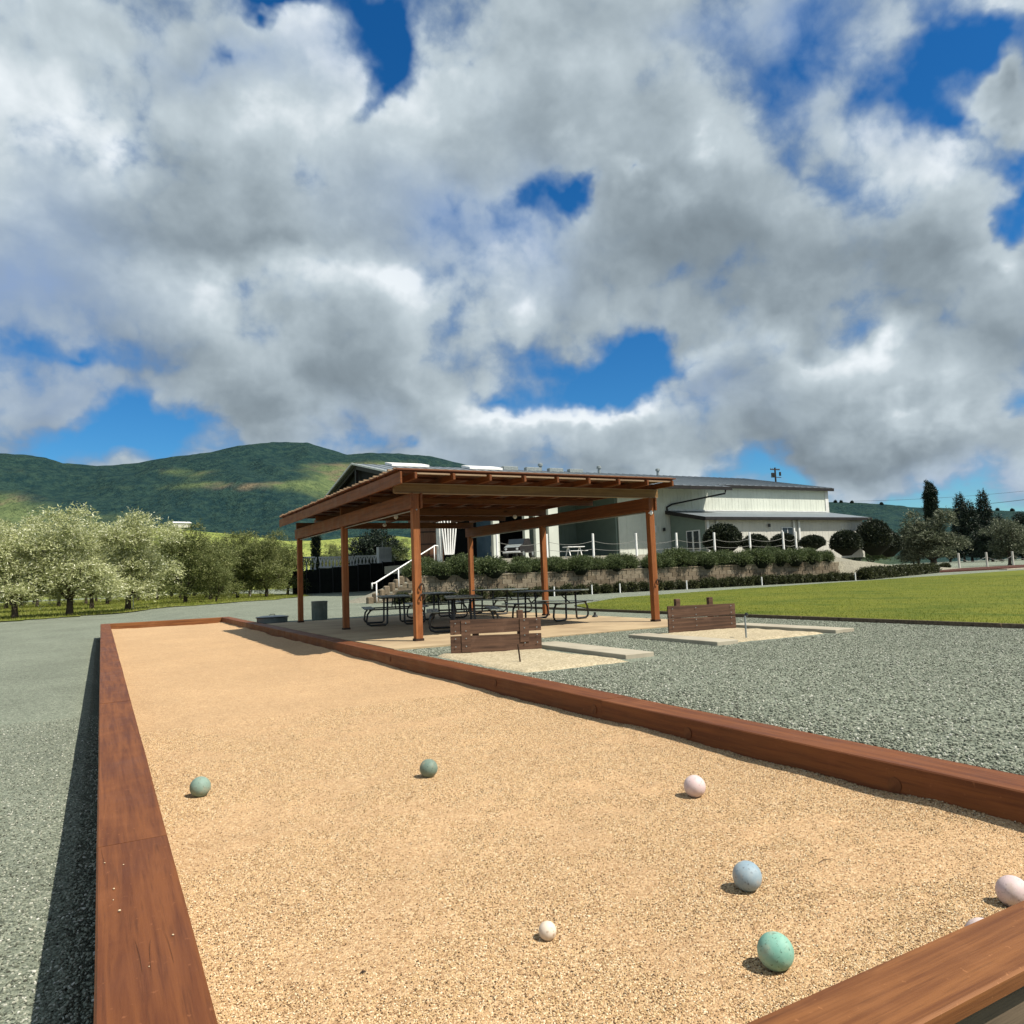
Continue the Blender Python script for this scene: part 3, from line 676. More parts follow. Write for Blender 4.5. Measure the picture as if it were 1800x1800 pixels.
# ------------------------------------------------------------------ foliage builders
def crown(lobes, ntw, per, tw_len, leaf_l, leaf_w, droop=.2, up=.5, shell=.55, seed=0):
    """twigs sprouting through the lobes; each carries leaves. returns vertex and face arrays"""
    R = np.random.default_rng(seed)
    L = np.array(lobes, float); wts = (L[:, 3]*L[:, 4])**1.0; wts /= wts.sum()
    li = R.choice(len(L), ntw, p=wts)
    d = R.normal(size=(ntw, 3)); d /= np.linalg.norm(d, axis=1)[:, None]
    d[:, 2] = np.where(d[:, 2] < -.35, -d[:, 2]*.6, d[:, 2])
    rr = shell+(1-shell)*R.random(ntw)**.7
    c = L[li, :3]+d*np.stack([L[li, 3], L[li, 3], L[li, 4]], -1)*rr[:, None]
    g = d.copy(); g[:, 2] = g[:, 2]*.6+up*R.random(ntw)-droop; g += R.normal(0, .35, g.shape); g /= np.linalg.norm(g, axis=1)[:, None]
    t = R.random((ntw, per)); base = c[:, None]+g[:, None]*(t*tw_len)[..., None]
    base += R.normal(0, leaf_l*.30, base.shape)
    ld = g[:, None]*.7+R.normal(0, .55, base.shape); ld /= np.linalg.norm(ld, axis=2)[..., None]
    sd = np.cross(ld, R.normal(size=base.shape)); sd /= np.linalg.norm(sd, axis=2)[..., None]
    ll = leaf_l*R.uniform(.6, 1.3, base.shape[:2])[..., None]; lw = leaf_w*R.uniform(.7, 1.3, base.shape[:2])[..., None]
    a = base-sd*lw*.5+ld*ll*.35; b = base; e = base+sd*lw*.5+ld*ll*.35; f = base+ld*ll
    v = np.stack([b, e, f, a], 2).reshape(-1, 3)
    return v, np.arange(len(v)).reshape(-1, 4)
def trunkmesh(h, r, seed, forks=4, spread=.9):
    R = random.Random(seed); mb = MB()
    top = (R.uniform(-.1, .1), R.uniform(-.1, .1), h)
    mb.tube([(0, 0, -.15), (0, 0, .02), (top[0]*.5, top[1]*.5, h*.5), top], [r*1.7, r*1.15, r*.9, r*.85], 10)
    for k in range(forks):
        a = k*math.tau/forks+R.uniform(-.5, .5); q = [top]; rr = [r*.6]
        for j in range(1, 5):
            t = j/4; q.append((top[0]+math.cos(a)*spread*t**.8+R.uniform(-.08, .08), top[1]+math.sin(a)*spread*t**.8+R.uniform(-.08, .08), h+t*h*1.5)); rr.append(r*.6*(1-t*.8))
        mb.tube(q, rr, 7)
        for jj in (2, 3):
            b = a+R.choice((-1, 1))*R.uniform(.5, 1.1); s = q[jj]
            mb.tube([s, (s[0]+math.cos(b)*.5*spread, s[1]+math.sin(b)*.5*spread, s[2]+h*.4), (s[0]+math.cos(b)*.9*spread, s[1]+math.sin(b)*.9*spread, s[2]+h*.9)], [r*.25, r*.16, r*.05], 5)
    return mb.mesh('trunk', m_bark, True)
def olive_variant(seed, H=6.6, Rr=2.5, ntw=3300, mat=m_olive, th=1.05, leaf=(.19, .06)):
    R = random.Random(seed); lobes = []
    for k in range(14):
        a = R.uniform(0, math.tau); d = R.uniform(.2, .75)*Rr; z = R.uniform(.15, .80)*H
        if k == 0: d = .1*Rr; z = .72*H
        lobes.append((math.cos(a)*d, math.sin(a)*d, z, R.uniform(.30, .46)*Rr, R.uniform(.13, .19)*H))
    lobes.append((0, 0, H*.45, Rr*.6, H*.22))
    for k in range(3):
        a = R.uniform(0, math.tau); q_ = R.uniform(.84, 1.02); lobes.append((math.cos(a)*Rr*.45, math.sin(a)*Rr*.45, H*q_, Rr*.16, H*.11)); lobes.append((math.cos(a)*Rr*.45, math.sin(a)*Rr*.45, H*(q_-.12), Rr*.24, H*.10))
    v, f = crown(lobes, ntw, 9, .55, leaf[0], leaf[1], .25, .75, .45, seed)
    return npmesh('crown', v, f, mat), trunkmesh(th, .17*Rr/2.5, seed, 4, Rr*.38)
def place_tree(var, loc, rz, sc, name, label, cat='tree', group=None):
    t = empty(name, loc, rz); t.scale = (sc[0], sc[0], sc[1]) if isinstance(sc, tuple) else (sc, sc, sc)
    link('crown', var[0], t); link('trunk', var[1], t); tag(t, label, cat, group); return t
OV = [olive_variant(11), olive_variant(12), olive_variant(13)]
OG = [olive_variant(21, mat=m_olive2, ntw=2300), olive_variant(22, mat=m_olive2, ntw=2300), olive_variant(23, mat=m_olive2, ntw=2300)]
grp = 'olive trees of the orchard left of the pergola'
front = [(-8.0, 49.5, 0, (.9, .62), .3, 'olive tree at the left edge of the picture, front row'), (-4.2, 50.2, 1, (1.0, .76), 1.2, 'olive tree with a leaning double trunk, second from the left in the front row'),
         (-1.6, 50.6, 2, (1.15, .84), 2.6, 'tallest silvery olive tree in the middle of the bright front cluster'), (1.5, 53.5, 0, (1.10, .86), 4.0, 'broad silvery olive tree at the right end of the bright front cluster')]
for (x, y, k, s, rz, lab) in front: place_tree(OV[k], (x, y, -.18), rz, s, 'olive_tree', lab, 'olive tree', grp)
mid = [(5.6, 62, 0, 'darker green olive tree just right of the silvery cluster'), (8.3, 70, 1, 'green olive tree, second right of the silvery cluster'), (7.6, 60.6, 2, 'small low olive tree in front of the orchard row near the gravel'),
       (11.2, 74, 2, 'green olive tree in the middle between silvery cluster and pergola'), (13.4, 72, 0, 'green olive tree, second left of the pergola back post'), (16.6, 78, 1, 'green olive tree beside the pergola back left post')]
for (x, y, k, lab) in mid:
    s = .5 if 'small' in lab else (.95, .86)
    place_tree(OG[k], (x, y, -.18), x*3.1, s, 'olive_tree', lab, 'olive tree', grp)
kk = 0
for row, y in enumerate((66, 84, 92, 102, 114, 128)):
    for j in range(9):
        x = -14+j*4.4+(row % 2)*1.7
        if y < 70 and x > 2: continue
        if x > 15.5+.0*y and y < 100: continue
        if x > 19: continue
        kk += 1
        place_tree((OV if x < 1 and row < 3 else OG)[kk % 3], (x+random.uniform(-.6, .6), y+random.uniform(-.8, .8), -.18), kk*1.7, random.uniform(.85, 1.0), 'olive_tree', 'olive tree in the back rows of the orchard behind the front row', 'olive tree', 'olive trees in the back rows of the orchard')
# bamboo stakes by the front trees
for (px, py, h) in ((234, 1073, 1.25), (31, 1063, 1.3), (440, 1052, .8)):
    v = ray(px, py); Pp = CAMP+v*((-.18-CAMZ)/v[2]); 
    tag(MB().tube([(0, 0, -.1), (.01, 0, h)], .03, 6).build('garden_stake', m_white, loc=tuple(Pp)), {234: 'pale stake in the grass right of the silvery olive cluster', 31: 'pale stake in the grass at the far left under the olives', 440: 'short pale stake in front of the green olive trees'}[px], 'stake')

# ------------------------------------------------------------------ terrace and retaining wall
WL = lambda X: 34.75-(np.asarray(X, float)-13.5)*.096        # front line of the wall
TOPZ = 1.22
def terr_z(X, Y):
    yw = WL(np.minimum(X, 41.5))+np.maximum(X-41.5, 0)*.35
    t = sstep(Y-yw, 0, 4.5)
    e = 1-sstep(X, 43, 62)*.75
    z0 = TOPZ+.07*sstep(X, 24, 13)
    z = (z0+(2.05-z0)*t)*e+.45*sstep(Y, 40, 53)*e
    r = 1-sstep(X, 56+(Y-32)*.9, 74+(Y-32)*1.0)
    z = -.25+(z+.25)*r
    hx, hy = 6.3/9.343, 6.9/9.343
    p = ((X-12.3)*hx+(Y-37.0)*hy)/9.343; d = (X-12.3)*hy-(Y-37.0)*hx
    zs = -.30+2.2*np.clip(p, 0, 1.3)
    left = -.28+(np.minimum(z, zs)+.28)*sstep(d, -5.5, -.2)
    return np.where(d > 2.35, z, left)
txs = np.concatenate([np.linspace(6, 20, 36), np.linspace(20.5, 100, 100)])
U = np.concatenate([[-.9, -.5, -.02, .0, .25], np.linspace(.7, 6, 14), np.linspace(7, 80, 60)])
TX = np.tile(txs, (len(U), 1)); TY = np.where(TX < 41.5, WL(TX), WL(41.5)+(TX-41.5)*.35)+.12+U[:, None]
m_dirt = gravel('terrace_gravel', [(0, (.12, .11, .085)), (.5, (.27, .26, .20)), (1, (.45, .43, .34))], 30, (.85, 1.15))
TY = np.where((U[:, None] < -.1) & (TX < 41.6), TY-U[:, None]-.03, TY)
TZ = terr_z(TX, TY-.12); sk = sstep(U[:, None]*np.ones_like(TX), -.9, 0); TZ = np.where(U[:, None] < 0, -.3+(TZ+.3)*np.where(TX < 41.6, np.where(U[:, None] < -.1, 0, 1), sk), TZ)
v = np.stack([TX, TY, TZ], -1).reshape(-1, 3); nx = len(txs); i = (np.arange(len(U)-1)[:, None]*nx+np.arange(nx-1)[None]).ravel()
terr = link('terrace', npmesh('terrace', v, np.stack([i, i+1, i+nx+1, i+nx], -1), m_dirt, True)); struct(terr)
m_block = simple('tan_wall_block', (.34, .255, .155), (.24, .18, .11), 9, .9, bs=.6, bd=.01)
def blockmat():
    m, T, b = M_('split_face_block', .92, .15); co = T.node('ShaderNodeTexCoord').outputs['Object']; oi = T.node('ShaderNodeObjectInfo').outputs['Random']
    c = T.ramp(oi, [(0, (.18, .145, .10)), (.5, (.26, .215, .155)), (1, (.33, .285, .21))])
    n = T.noise(T.vmath('ADD', co, T.node('ShaderNodeCombineXYZ', {0: T.math('MULTIPLY', oi, 9.0)}).outputs[0]), 6, 6, .65)
    c = T.mix(T.math('MULTIPLY', T.smooth(n, .4, .7), .45), c, (.12, .09, .055)); T.l.new(c, b.inputs['Base Color']); bump(T, b, T.noise(co, 14, 6, .7), .9, .03); return m
m_block = blockmat()
wall = empty('retaining_wall', (13.5, 34.75, 0)); tag(wall, 'low retaining wall of tan split face blocks holding up the terrace', 'retaining wall')
ang = math.atan(-.096); wall.rotation_euler.z = ang
bl = MB().box((0, 0, 0), (.545, .28, .232), .012).mesh('block', m_block)
L = 28.15; NC = 5; BH = .236
for c in range(NC):
    off = (c % 2)*.278; k = 0; x = -off
    while x < L-.2:
        link('block', bl, wall, (x, c*.012+random.uniform(-.008, .008), -.02+c*BH+.003), None, (min(.98, (L-x)/.556), 1, 1)); x += .556
capm = MB().box((0, -.02, 0), (.9, .30, .07), .01).mesh('cap_stone', m_block)
for k in range(int(L/.91)):
    link('cap_stone', capm, wall, (k*.91+.003, .05, NC*BH-.012))

# shrubs along the wall top, hedge plants along its foot
def mound(name, rx, ry, rz_, ntw, mat, seed, leaf=(.13, .04), per=7, tw=.28):
    R = random.Random(seed); lobes = [(0, 0, rz_*.35, rx*.8, rz_*.75)]
    for k in range(5): a = R.uniform(0, math.tau); lobes.append((math.cos(a)*rx*.45, math.sin(a)*ry*.45, rz_*R.uniform(.2, .5), rx*.42, rz_*R.uniform(.4, .6)))
    v, f = crown(lobes, ntw, per, tw, leaf[0], leaf[1], .1, .8, .55, seed)
    v[:, 2] = np.maximum(v[:, 2], -.35)
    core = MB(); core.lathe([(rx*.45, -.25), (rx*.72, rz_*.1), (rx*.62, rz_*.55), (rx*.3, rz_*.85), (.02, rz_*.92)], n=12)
    return npmesh(name, v, f, mat), core
shr = [mound('foliage', .92, .8, .66, 2100, m_rosem, s, (.10, .034)) for s in (31, 32, 33, 34)]
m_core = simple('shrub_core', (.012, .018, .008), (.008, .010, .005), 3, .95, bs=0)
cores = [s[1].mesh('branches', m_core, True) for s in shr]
sx = 13.9; i = 0
while sx < 41.2:
    s = random.uniform(.72, 1.15); y0 = float(WL(sx))+.40+random.uniform(-.15, .45)
    t = empty('terrace_shrub', (sx, y0, TOPZ+.02), random.uniform(0, 6)); t.scale = (s, s, s*random.uniform(.85, 1.1))
    link('foliage', shr[i % 4][0], t); link('branches', cores[i % 4], t)
    tag(t, ORD[i]+' rounded shrub from the left along the top edge of the tan block wall', 'shrub', 'rounded shrubs along the top of the block wall'); sx += 1.38*s; i += 1
sx = 15.0
while sx < 41:
    s = random.uniform(.55, .85); y0 = float(WL(sx))+2.0+random.uniform(-.2, .6)
    t = empty('terrace_shrub', (sx, y0, 1.60), random.uniform(0, 6)); t.scale = (s, s, s)
    link('foliage', shr[i % 4][0], t); link('branches', cores[i % 4], t)
    tag(t, 'rounded dark green shrub in the second row on the terrace bank behind the wall', 'shrub', 'shrubs in the second row on the terrace bank'); sx += random.uniform(1.5, 2.6); i += 1
hd = [mound('foliage', .36, .30, .50, 520, m_hedge, s, (.10, .04), 6, .12) for s in (41, 42, 43)]
hcore = [s[1].mesh('branches', m_core, True) for s in hd]
sx = 12.6; i = 0
while sx < 41.8:
    y0 = float(WL(sx))-.75
    t = empty('hedge_plant', (sx, y0, -.03), random.uniform(0, 6)); t.scale = (1, 1, random.uniform(.85, 1.05))
    link('foliage', hd[i % 3][0], t); link('branches', hcore[i % 3], t)
    tag(t, 'small clipped dark shrub in the low row at the foot of the tan block wall', 'shrub', 'small clipped shrubs at the foot of the block wall'); sx += .62 if sx > 30 else .80; i += 1
for pi_, sx in enumerate((20.4, 22.6, 24.3, 26.2, 28.6, 33.9, 41.3)):
    tag(MB().tube([(0, 0, -.05), (0, 0, .5)], .035, 8).build('marker_post', m_white, loc=(sx, float(WL(sx))-1.25, -.03)), ORD[pi_]+' short pale marker post from the left before the low clipped shrubs', 'post', 'short pale posts before the low shrub row')

# rope fence: posts and ropes
RX = [19.9+3.34*k for k in range(8)]
rf = empty('rope_fence', (19.9, 38, 2.0)); tag(rf, 'fence of white posts joined by sagging ropes on the terrace', 'rope fence')
for k, x in enumerate(RX+[44.6]):
    MB().box((-.055, -.055, -.1), (.055, .055, 1.5), .01).build('post', m_white, rf, loc=(x-19.9, 0, 0))
def rope(a, b, z, sag, parent, Y=0.0, r=.013):
    pts = [(a+(b-a)*t, Y, z-sag*4*t*(1-t)) for t in np.linspace(0, 1, 10)]; MB().tube(pts, r, 5).build('rope', m_rope, parent, True)
rr_ = RX+[44.6]
for a, b in zip(rr_[:-1], rr_[1:]):
    for z, sg in ((1.05, .22), (.55, .12)): rope(a-19.9, b-19.9, z, sg, rf)

# ------------------------------------------------------------------ warehouse
def ribbed(name, c1, rough=.5, vert=True, metal=0.0):
    m, T, b = M_(name, rough, .35, metal); co = T.node('ShaderNodeNewGeometry').outputs['Position']
    n = T.noise(co, .5, 6, .6); c = T.mix(T.smooth(n, .35, .7), c1, tuple(x*.86 for x in c1))
    st = T.noise(T.vmath('MULTIPLY', co, (2.2, 2.2, .12)), 1.5, 5, .6); c = T.mix(T.math('MULTIPLY', T.smooth(st, .5, .75), .22), c, tuple(x*.62 for x in c1))
    T.l.new(c, b.inputs['Base Color']); return m
m_clad = ribbed('pale_sage_cladding', (.62, .65, .57))
m_clad2 = ribbed('beige_cladding', (.54, .53, .47))
m_cladg = ribbed('shaded_green_cladding', (.22, .29, .25))  # green darkened to paint the shade on recessed and left-facing walls
m_roof = ribbed('grey_metal_roof', (.24, .28, .31), .45, metal=.2)
m_trim = simple('white_trim', (.72, .73, .70), (.6, .6, .58), 2, .6, bs=0)
m_darktrim = simple('dark_gutter', (.035, .03, .03), (.02, .02, .02), 2, .5, bs=0)
m_glass = simple('dark_window_glass', (.02, .03, .035), (.03, .04, .045), 2, .08, .6, bs=0)
m_blue = simple('blue_steel_tank', (.10, .18, .25), (.07, .13, .19), 1, .4, bs=0)
m_inside = simple('shaded_interior', (.03, .032, .035), (.02, .02, .022), 1, .9, bs=0)  # near-black colour paints the shade inside the bay and gable
wh = empty('warehouse', (42.9, 57, 2.3)); tag(wh, 'large pale metal clad winery warehouse with a grey gable roof and lower side wing', 'building')
OX, OY, OZ = 42.9, 57.0, 2.3
def WB(name, mb, mat, lab=None):
    mb.v = [(x-OX, y-OY, z-OZ) for x, y, z in mb.v]; o = mb.build(name, mat, wh)
    if lab: o['label'] = lab
    return o
def panels(x0, x1, y, z0, z1, mat, step=.92, name='wall_panel'):
    n = max(1, round((x1-x0)/step)); w_ = (x1-x0)/n
    for k in range(n):
        mb = MB(); a = x0+k*w_; z1k = z1(a+w_/2) if callable(z1) else z1
        # panel with two raised ribs
        pr = [0, .0, .06, .08, .12, .14, w_/2-.03, w_/2-.01, w_/2+.03, w_/2+.05, w_-.012, w_-.008]
        dp = [0, 0, 0, -.014, -.014, 0, 0, -.014, -.014, 0, 0, .012]
        vs = []
        for p_, d_ in zip(pr, dp): vs += [(a+p_, y+d_, z0), (a+p_, y+d_, z1k)]
        mb.add(vs, [(2*i, 2*i+2, 2*i+3, 2*i+1) for i in range(len(pr)-1)])
        mb.add([(a, y, z0), (a+w_-.008, y, z0), (a+w_-.008, y+.1, z0), (a, y+.1, z0), (a, y, z1k), (a+w_-.008, y, z1k), (a+w_-.008, y+.1, z1k), (a, y+.1, z1k)], [(2, 3, 7, 6), (3, 0, 4, 7), (1, 2, 6, 5), (4, 5, 6, 7)])
        WB(name, mb, mat)
BZ = 1.6
panels(42.9, 72.4, 57, BZ, 9.55, m_clad)                                   # main front wall
WB('side_wall', MB().box((42.9, 57.12, BZ), (43.0, 86, 9.3)), m_cladg)
WB('side_wall', MB().poly([(72.3, 57.12), (72.4, 57.12), (72.4, 83), (72.3, 83)], BZ, 9.3), m_clad)
WB('corner_trim', MB().box((72.1, 56.93, BZ), (72.45, 57.0-.031, 9.5)), m_trim)
WB('corner_trim', MB().box((72.9-.44, 56.93, BZ), (72.62, 57.2, 9.5)), m_trim)
# roof: two slopes, ridge along X at Y=70
def roofz(y): return 9.03+.215*(y-54) if y <= 70 else 9.03+.215*(16-(y-70))
def slope(x0, x1, y0, y1, name='roof_slope', th=.12):
    n = int((x1-x0)/1.0)
    mb = MB(); a, b = roofz(y0), roofz(y1)
    mb.add([(x0, y0, a-th), (x1, y0, a-th), (x1, y1, b-th), (x0, y1, b-th), (x0, y0, a), (x1, y0, a), (x1, y1, b), (x0, y1, b)], [(0, 3, 2, 1), (4, 5, 6, 7), (0, 1, 5, 4), (1, 2, 6, 5), (2, 3, 7, 6), (3, 0, 4, 7)])
    o = WB(name, mb, m_roof)
    sm = MB()
    for k in range(n+1):
        x = x0+(x1-x0)*k/n*.998+.02; sm.bar((x, y0+.02, a+.02), (x, y1-.02, b+.02), .05, .05)
    sm.v = [(p[0]-OX, p[1]-OY, p[2]-OZ) for p in sm.v]; s_ = sm.build('roof_seams', m_roof, o); s_['kind'] = 'stuff'
    return o
slope(21.2, 54.6, 54.0, 70); slope(54.61, 73.0, 56.6, 70); slope(21.2, 73.0, 86, 70.01)
def gutter(x0, x1, y): z = roofz(y); WB('gutter', MB().box((x0, y-.16, z-.36), (x1, y-.005, z-.02), .02), m_darktrim)
gutter(21.2, 54.7, 54); gutter(54.72, 73.1, 56.6)
WB('soffit', MB().add([(42.9, 54.05, 8.86), (54.55, 54.05, 8.86), (54.55, 56.95, 9.35), (42.9, 56.95, 9.35)], [(0, 3, 2, 1)]).add([(42.9, 54.05, 8.88), (54.55, 54.05, 8.88), (54.55, 56.95, 9.37), (42.9, 56.95, 9.37)], [(0, 1, 2, 3)]), m_darktrim)
# downspout from canopy corner
WB('downspout', MB().tube([(53.9, 54.0, 8.7), (53.9, 54.1, 8.35), (49.4, 56.8, 7.5), (48.8, 56.88, 7.2), (48.8, 56.88, 6.8)], .09, 8), m_darktrim)
# lean-to wing
panels(49.15, 71.5, 52, BZ, 5.62, m_clad2)
WB('wing_side_wall', MB().add([(49.15, 52.1, BZ), (49.15, 56.9, BZ), (49.15, 56.9, 6.6), (49.15, 52.1, 5.65), (49.25, 52.1, BZ), (49.25, 56.9, BZ), (49.25, 56.9, 6.6), (49.25, 52.1, 5.65)], [(0, 3, 2, 1), (4, 5, 6, 7), (0, 1, 5, 4), (2, 3, 7, 6)]), m_cladg)
WB('wing_side_wall', MB().add([(71.4, 52.1, BZ), (71.4, 56.9, BZ), (71.4, 56.9, 6.6), (71.4, 52.1, 5.65), (71.5, 52.1, BZ), (71.5, 56.9, BZ), (71.5, 56.9, 6.6), (71.5, 52.1, 5.65)], [(0, 3, 2, 1), (4, 5, 6, 7), (0, 1, 5, 4), (2, 3, 7, 6)]), m_clad2)
WB('wing_roof', MB().add([(48.6, 51.5, 5.66), (72.2, 51.5, 5.66), (72.2, 56.94, 6.72), (48.6, 56.94, 6.72), (48.6, 51.5, 5.8), (72.2, 51.5, 5.8), (72.2, 56.94, 6.86), (48.6, 56.94, 6.86)], [(0, 3, 2, 1), (4, 5, 6, 7), (0, 1, 5, 4), (1, 2, 6, 5), (2, 3, 7, 6), (3, 0, 4, 7)]), m_roof)
WB('wing_flashing', MB().box((48.9, 56.80, 6.865), (72.1, 56.94, 6.98)), m_trim)
WB('wing_gutter', MB().box((48.55, 51.36, 5.50), (72.25, 51.49, 5.80), .02), m_darktrim)
WB('wing_rake', MB().add([(48.56, 51.5, 5.45), (48.56, 56.9, 6.5), (48.56, 56.9, 6.87), (48.56, 51.5, 5.82), (48.59, 51.5, 5.45), (48.59, 56.9, 6.5), (48.59, 56.9, 6.87), (48.59, 51.5, 5.82)], [(0, 1, 2, 3), (7, 6, 5, 4), (0, 4, 5, 1), (3, 2, 6, 7)]), m_darktrim)
for x in (49.15, 50.3, 60.6, 61.35): WB('downspout', MB().box((x, 51.8, BZ), (x+.22, 51.94, 5.5), .02), m_trim)
def opening(x0, x1, z0, z1, y, n=2):
    f = WB('window', MB().box((x0-.08, y-.08, z0-.02), (x1+.08, y-.035, z1+.08)), m_trim)
    wd = (x1-x0)/n
    for k in range(n):
        mb = MB().box((x0+k*wd+.05, y-.10, z0+.05), (x0+(k+1)*wd-.05, y-.085, z1)); mb.v = [(p[0]-OX, p[1]-OY, p[2]-OZ) for p in mb.v]; mb.build('pane', m_glass, f)
opening(59.1, 60.6, 2.5, 4.75, 52)
def side_opening(y0, y1, z0, z1, x):
    f = WB('door', MB().box((x-.05, y0-.08, z0), (x-.002, y1+.08, z1+.1)), m_trim)
    for a in (y0, (y0+y1)/2+.05):
        mb = MB().box((x-.07, a+.1, z0+.3), (x-.055, a+(y1-y0)/2-.1, z1)); mb.v = [(p[0]-OX, p[1]-OY, p[2]-OZ) for p in mb.v]; mb.build('pane', m_glass, f)
side_opening(52.9, 54.6, 2.5, 4.6, 49.15)
for x, y, z in ((57.2, 51.88, 5.0), (48.2, 56.85, 5.0)):
    WB('wall_lamp', MB().box((x-.12, y-.18, z-.16), (x+.12, y, z+.16), .03), m_black)
WB('wall_sign', MB().box((46.9, 56.80, 4.7), (47.3, 56.95, 5.4), .01), m_trim)
WB('wall_lamp', MB().box((44.6, 56.8, 6.6), (45.4, 56.95, 6.85), .03), m_black)
# open bay under the roof at the left
panels(36.9, 42.85, 64, BZ, 9.6, m_cladg)
BX = at_y(768, 950, 70)[0]; WB('back_wall', MB().box((BX, 70, BZ), (42.8, 70.2, 9.3)), m_inside)
WB('side_wall', MB().box((42.7, 57.2, BZ), (42.85, 70, 9.3)), m_cladg)
WB('bay_floor', MB().box((at_y(775, 950, 56)[0], 54.0, 1.7), (42.8, 70, 2.46)), m_conc)
for (px, w_) in ((732, .5), (772, .35), (871, .6), (925, .45), (944, .45), (972, 1.0)):
    p = at_y(px, 950, 55.0); WB('column', MB().box((p[0]-w_/2, 54.8, 2.2), (p[0]+w_/2, 55.2, 8.9), .02), m_clad if w_ > .4 else m_trim)
# gable frame at the left end
gb = MB()
for (y0, z0), (y1, z1) in (((54.3, 8.75), (70, 12.1)), ((70, 12.1), (85.7, 8.75)), ((54.3, 8.7), (85.7, 8.7)), ((62, 8.7), (62, 10.4)), ((78, 8.7), (78, 10.4)), ((70, 8.7), (70, 12.0))):
    gb.bar((21.6, y0, z0), (21.6, y1, z1), .25, .35)
WB('gable_frame', gb, m_darktrim)
WB('gable_shade_infill', MB().add([(22.0, 54.3, 8.3), (22.0, 85.7, 8.3), (22.0, 85.7, 8.95), (22.0, 70, 12.3), (22.0, 54.3, 8.95), (22.1, 54.3, 8.3), (22.1, 85.7, 8.3), (22.1, 85.7, 8.95), (22.1, 70, 12.3), (22.1, 54.3, 8.95)], [(4, 3, 2, 1, 0), (5, 6, 7, 8, 9), (0, 1, 6, 5)]), m_inside)  # dark infill paints the shade under the gable roof
WB('rake_trim', MB().bar((21.12, 54, roofz(54)-.02), (21.12, 70, roofz(70)-.02), .08, .16).bar((21.12, 70, roofz(70)-.02), (21.12, 86, roofz(86)-.02), .08, .16), m_trim)
# skylights, vents
for (a, b) in ((680, 745), (815, 872)):
    p, q = at_y(a, 812, 69), at_y(b, 812, 69)
    WB('skylight', MB().add([(p[0], 67.6, roofz(67.6)+.05), (q[0], 67.6, roofz(67.6)+.05), (q[0], 69.6, roofz(69.6)+.05), (p[0], 69.6, roofz(69.6)+.05), (p[0], 67.6, roofz(67.6)+.28), (q[0], 67.6, roofz(67.6)+.28), (q[0], 69.6, roofz(69.6)+.28), (p[0], 69.6, roofz(69.6)+.28)], [(0, 3, 2, 1), (4, 5, 6, 7), (0, 1, 5, 4), (1, 2, 6, 5), (2, 3, 7, 6), (3, 0, 4, 7)]), m_white)
for px in (950, 1053, 1156):
    p = at_y(px, 826, 69.5); WB('roof_vent', MB().lathe([(.16, 0), (.16, .55), (.28, .56), (.26, .8), (.05, .9)], (p[0], 69.5, roofz(69.5)), 12), m_galv)
for px in (895, 935, 975, 1010): 
    p = at_y(px, 826, 69.7); WB('roof_cap', MB().box((p[0]-.9, 69.3, roofz(69.3)-.02), (p[0]+.9, 69.9, roofz(69.9)+.28), .03), m_galv)
# things in and before the bay
tk = empty('storage_tank', (25.0, 58, 2.46)); tag(tk, 'brown wooden tank standing under the open bay of the warehouse', 'tank')
p = at_y(752, 945, 58)[0]; tk.location.x = p
m_tank = wood('tank_wood', (.22, .11, .06), (.12, .06, .035), 2)
MB().lathe([(1.25, 0), (1.35, .8), (1.35, 2.4), (1.22, 3.4)], n=24).build('staves', m_tank, tk, True)
for z in (.5, 1.4, 2.4): MB().lathe([(1.36, z), (1.38, z+.01), (1.38, z+.12), (1.36, z+.13)], n=24).build('hoop', m_iron, tk)
hs = empty('fabric_drape', tuple(at_y(790, 975, 54.3))); tag(hs, 'white gathered fabric drape hanging beside the warehouse bay column', 'drape')
for k in range(6): 
    MB().bar((-.35+k*.14, 0, 0), (-.8+k*.36, .05*(k % 2), 4.6), .11, .06).build('fold', m_white, hs)
td = MB(); 
o = empty('blue_tank', (at_y(857, 950, 60)[0], 60, 2.46)); tag(o, 'pale blue steel door panel standing in the warehouse bay', 'tank'); MB().lathe([(.95, 0), (1.0, .1), (1.0, 4.2), (.6, 4.6), (.1, 4.8)], n=20).build('shell', m_blue, o, True); MB().box((-.25, -1.04, .8), (.25, -.95, 1.3), .02).build('hatch', m_galv, o)
o['label'] = 'tall blue steel tank standing in the open warehouse bay'

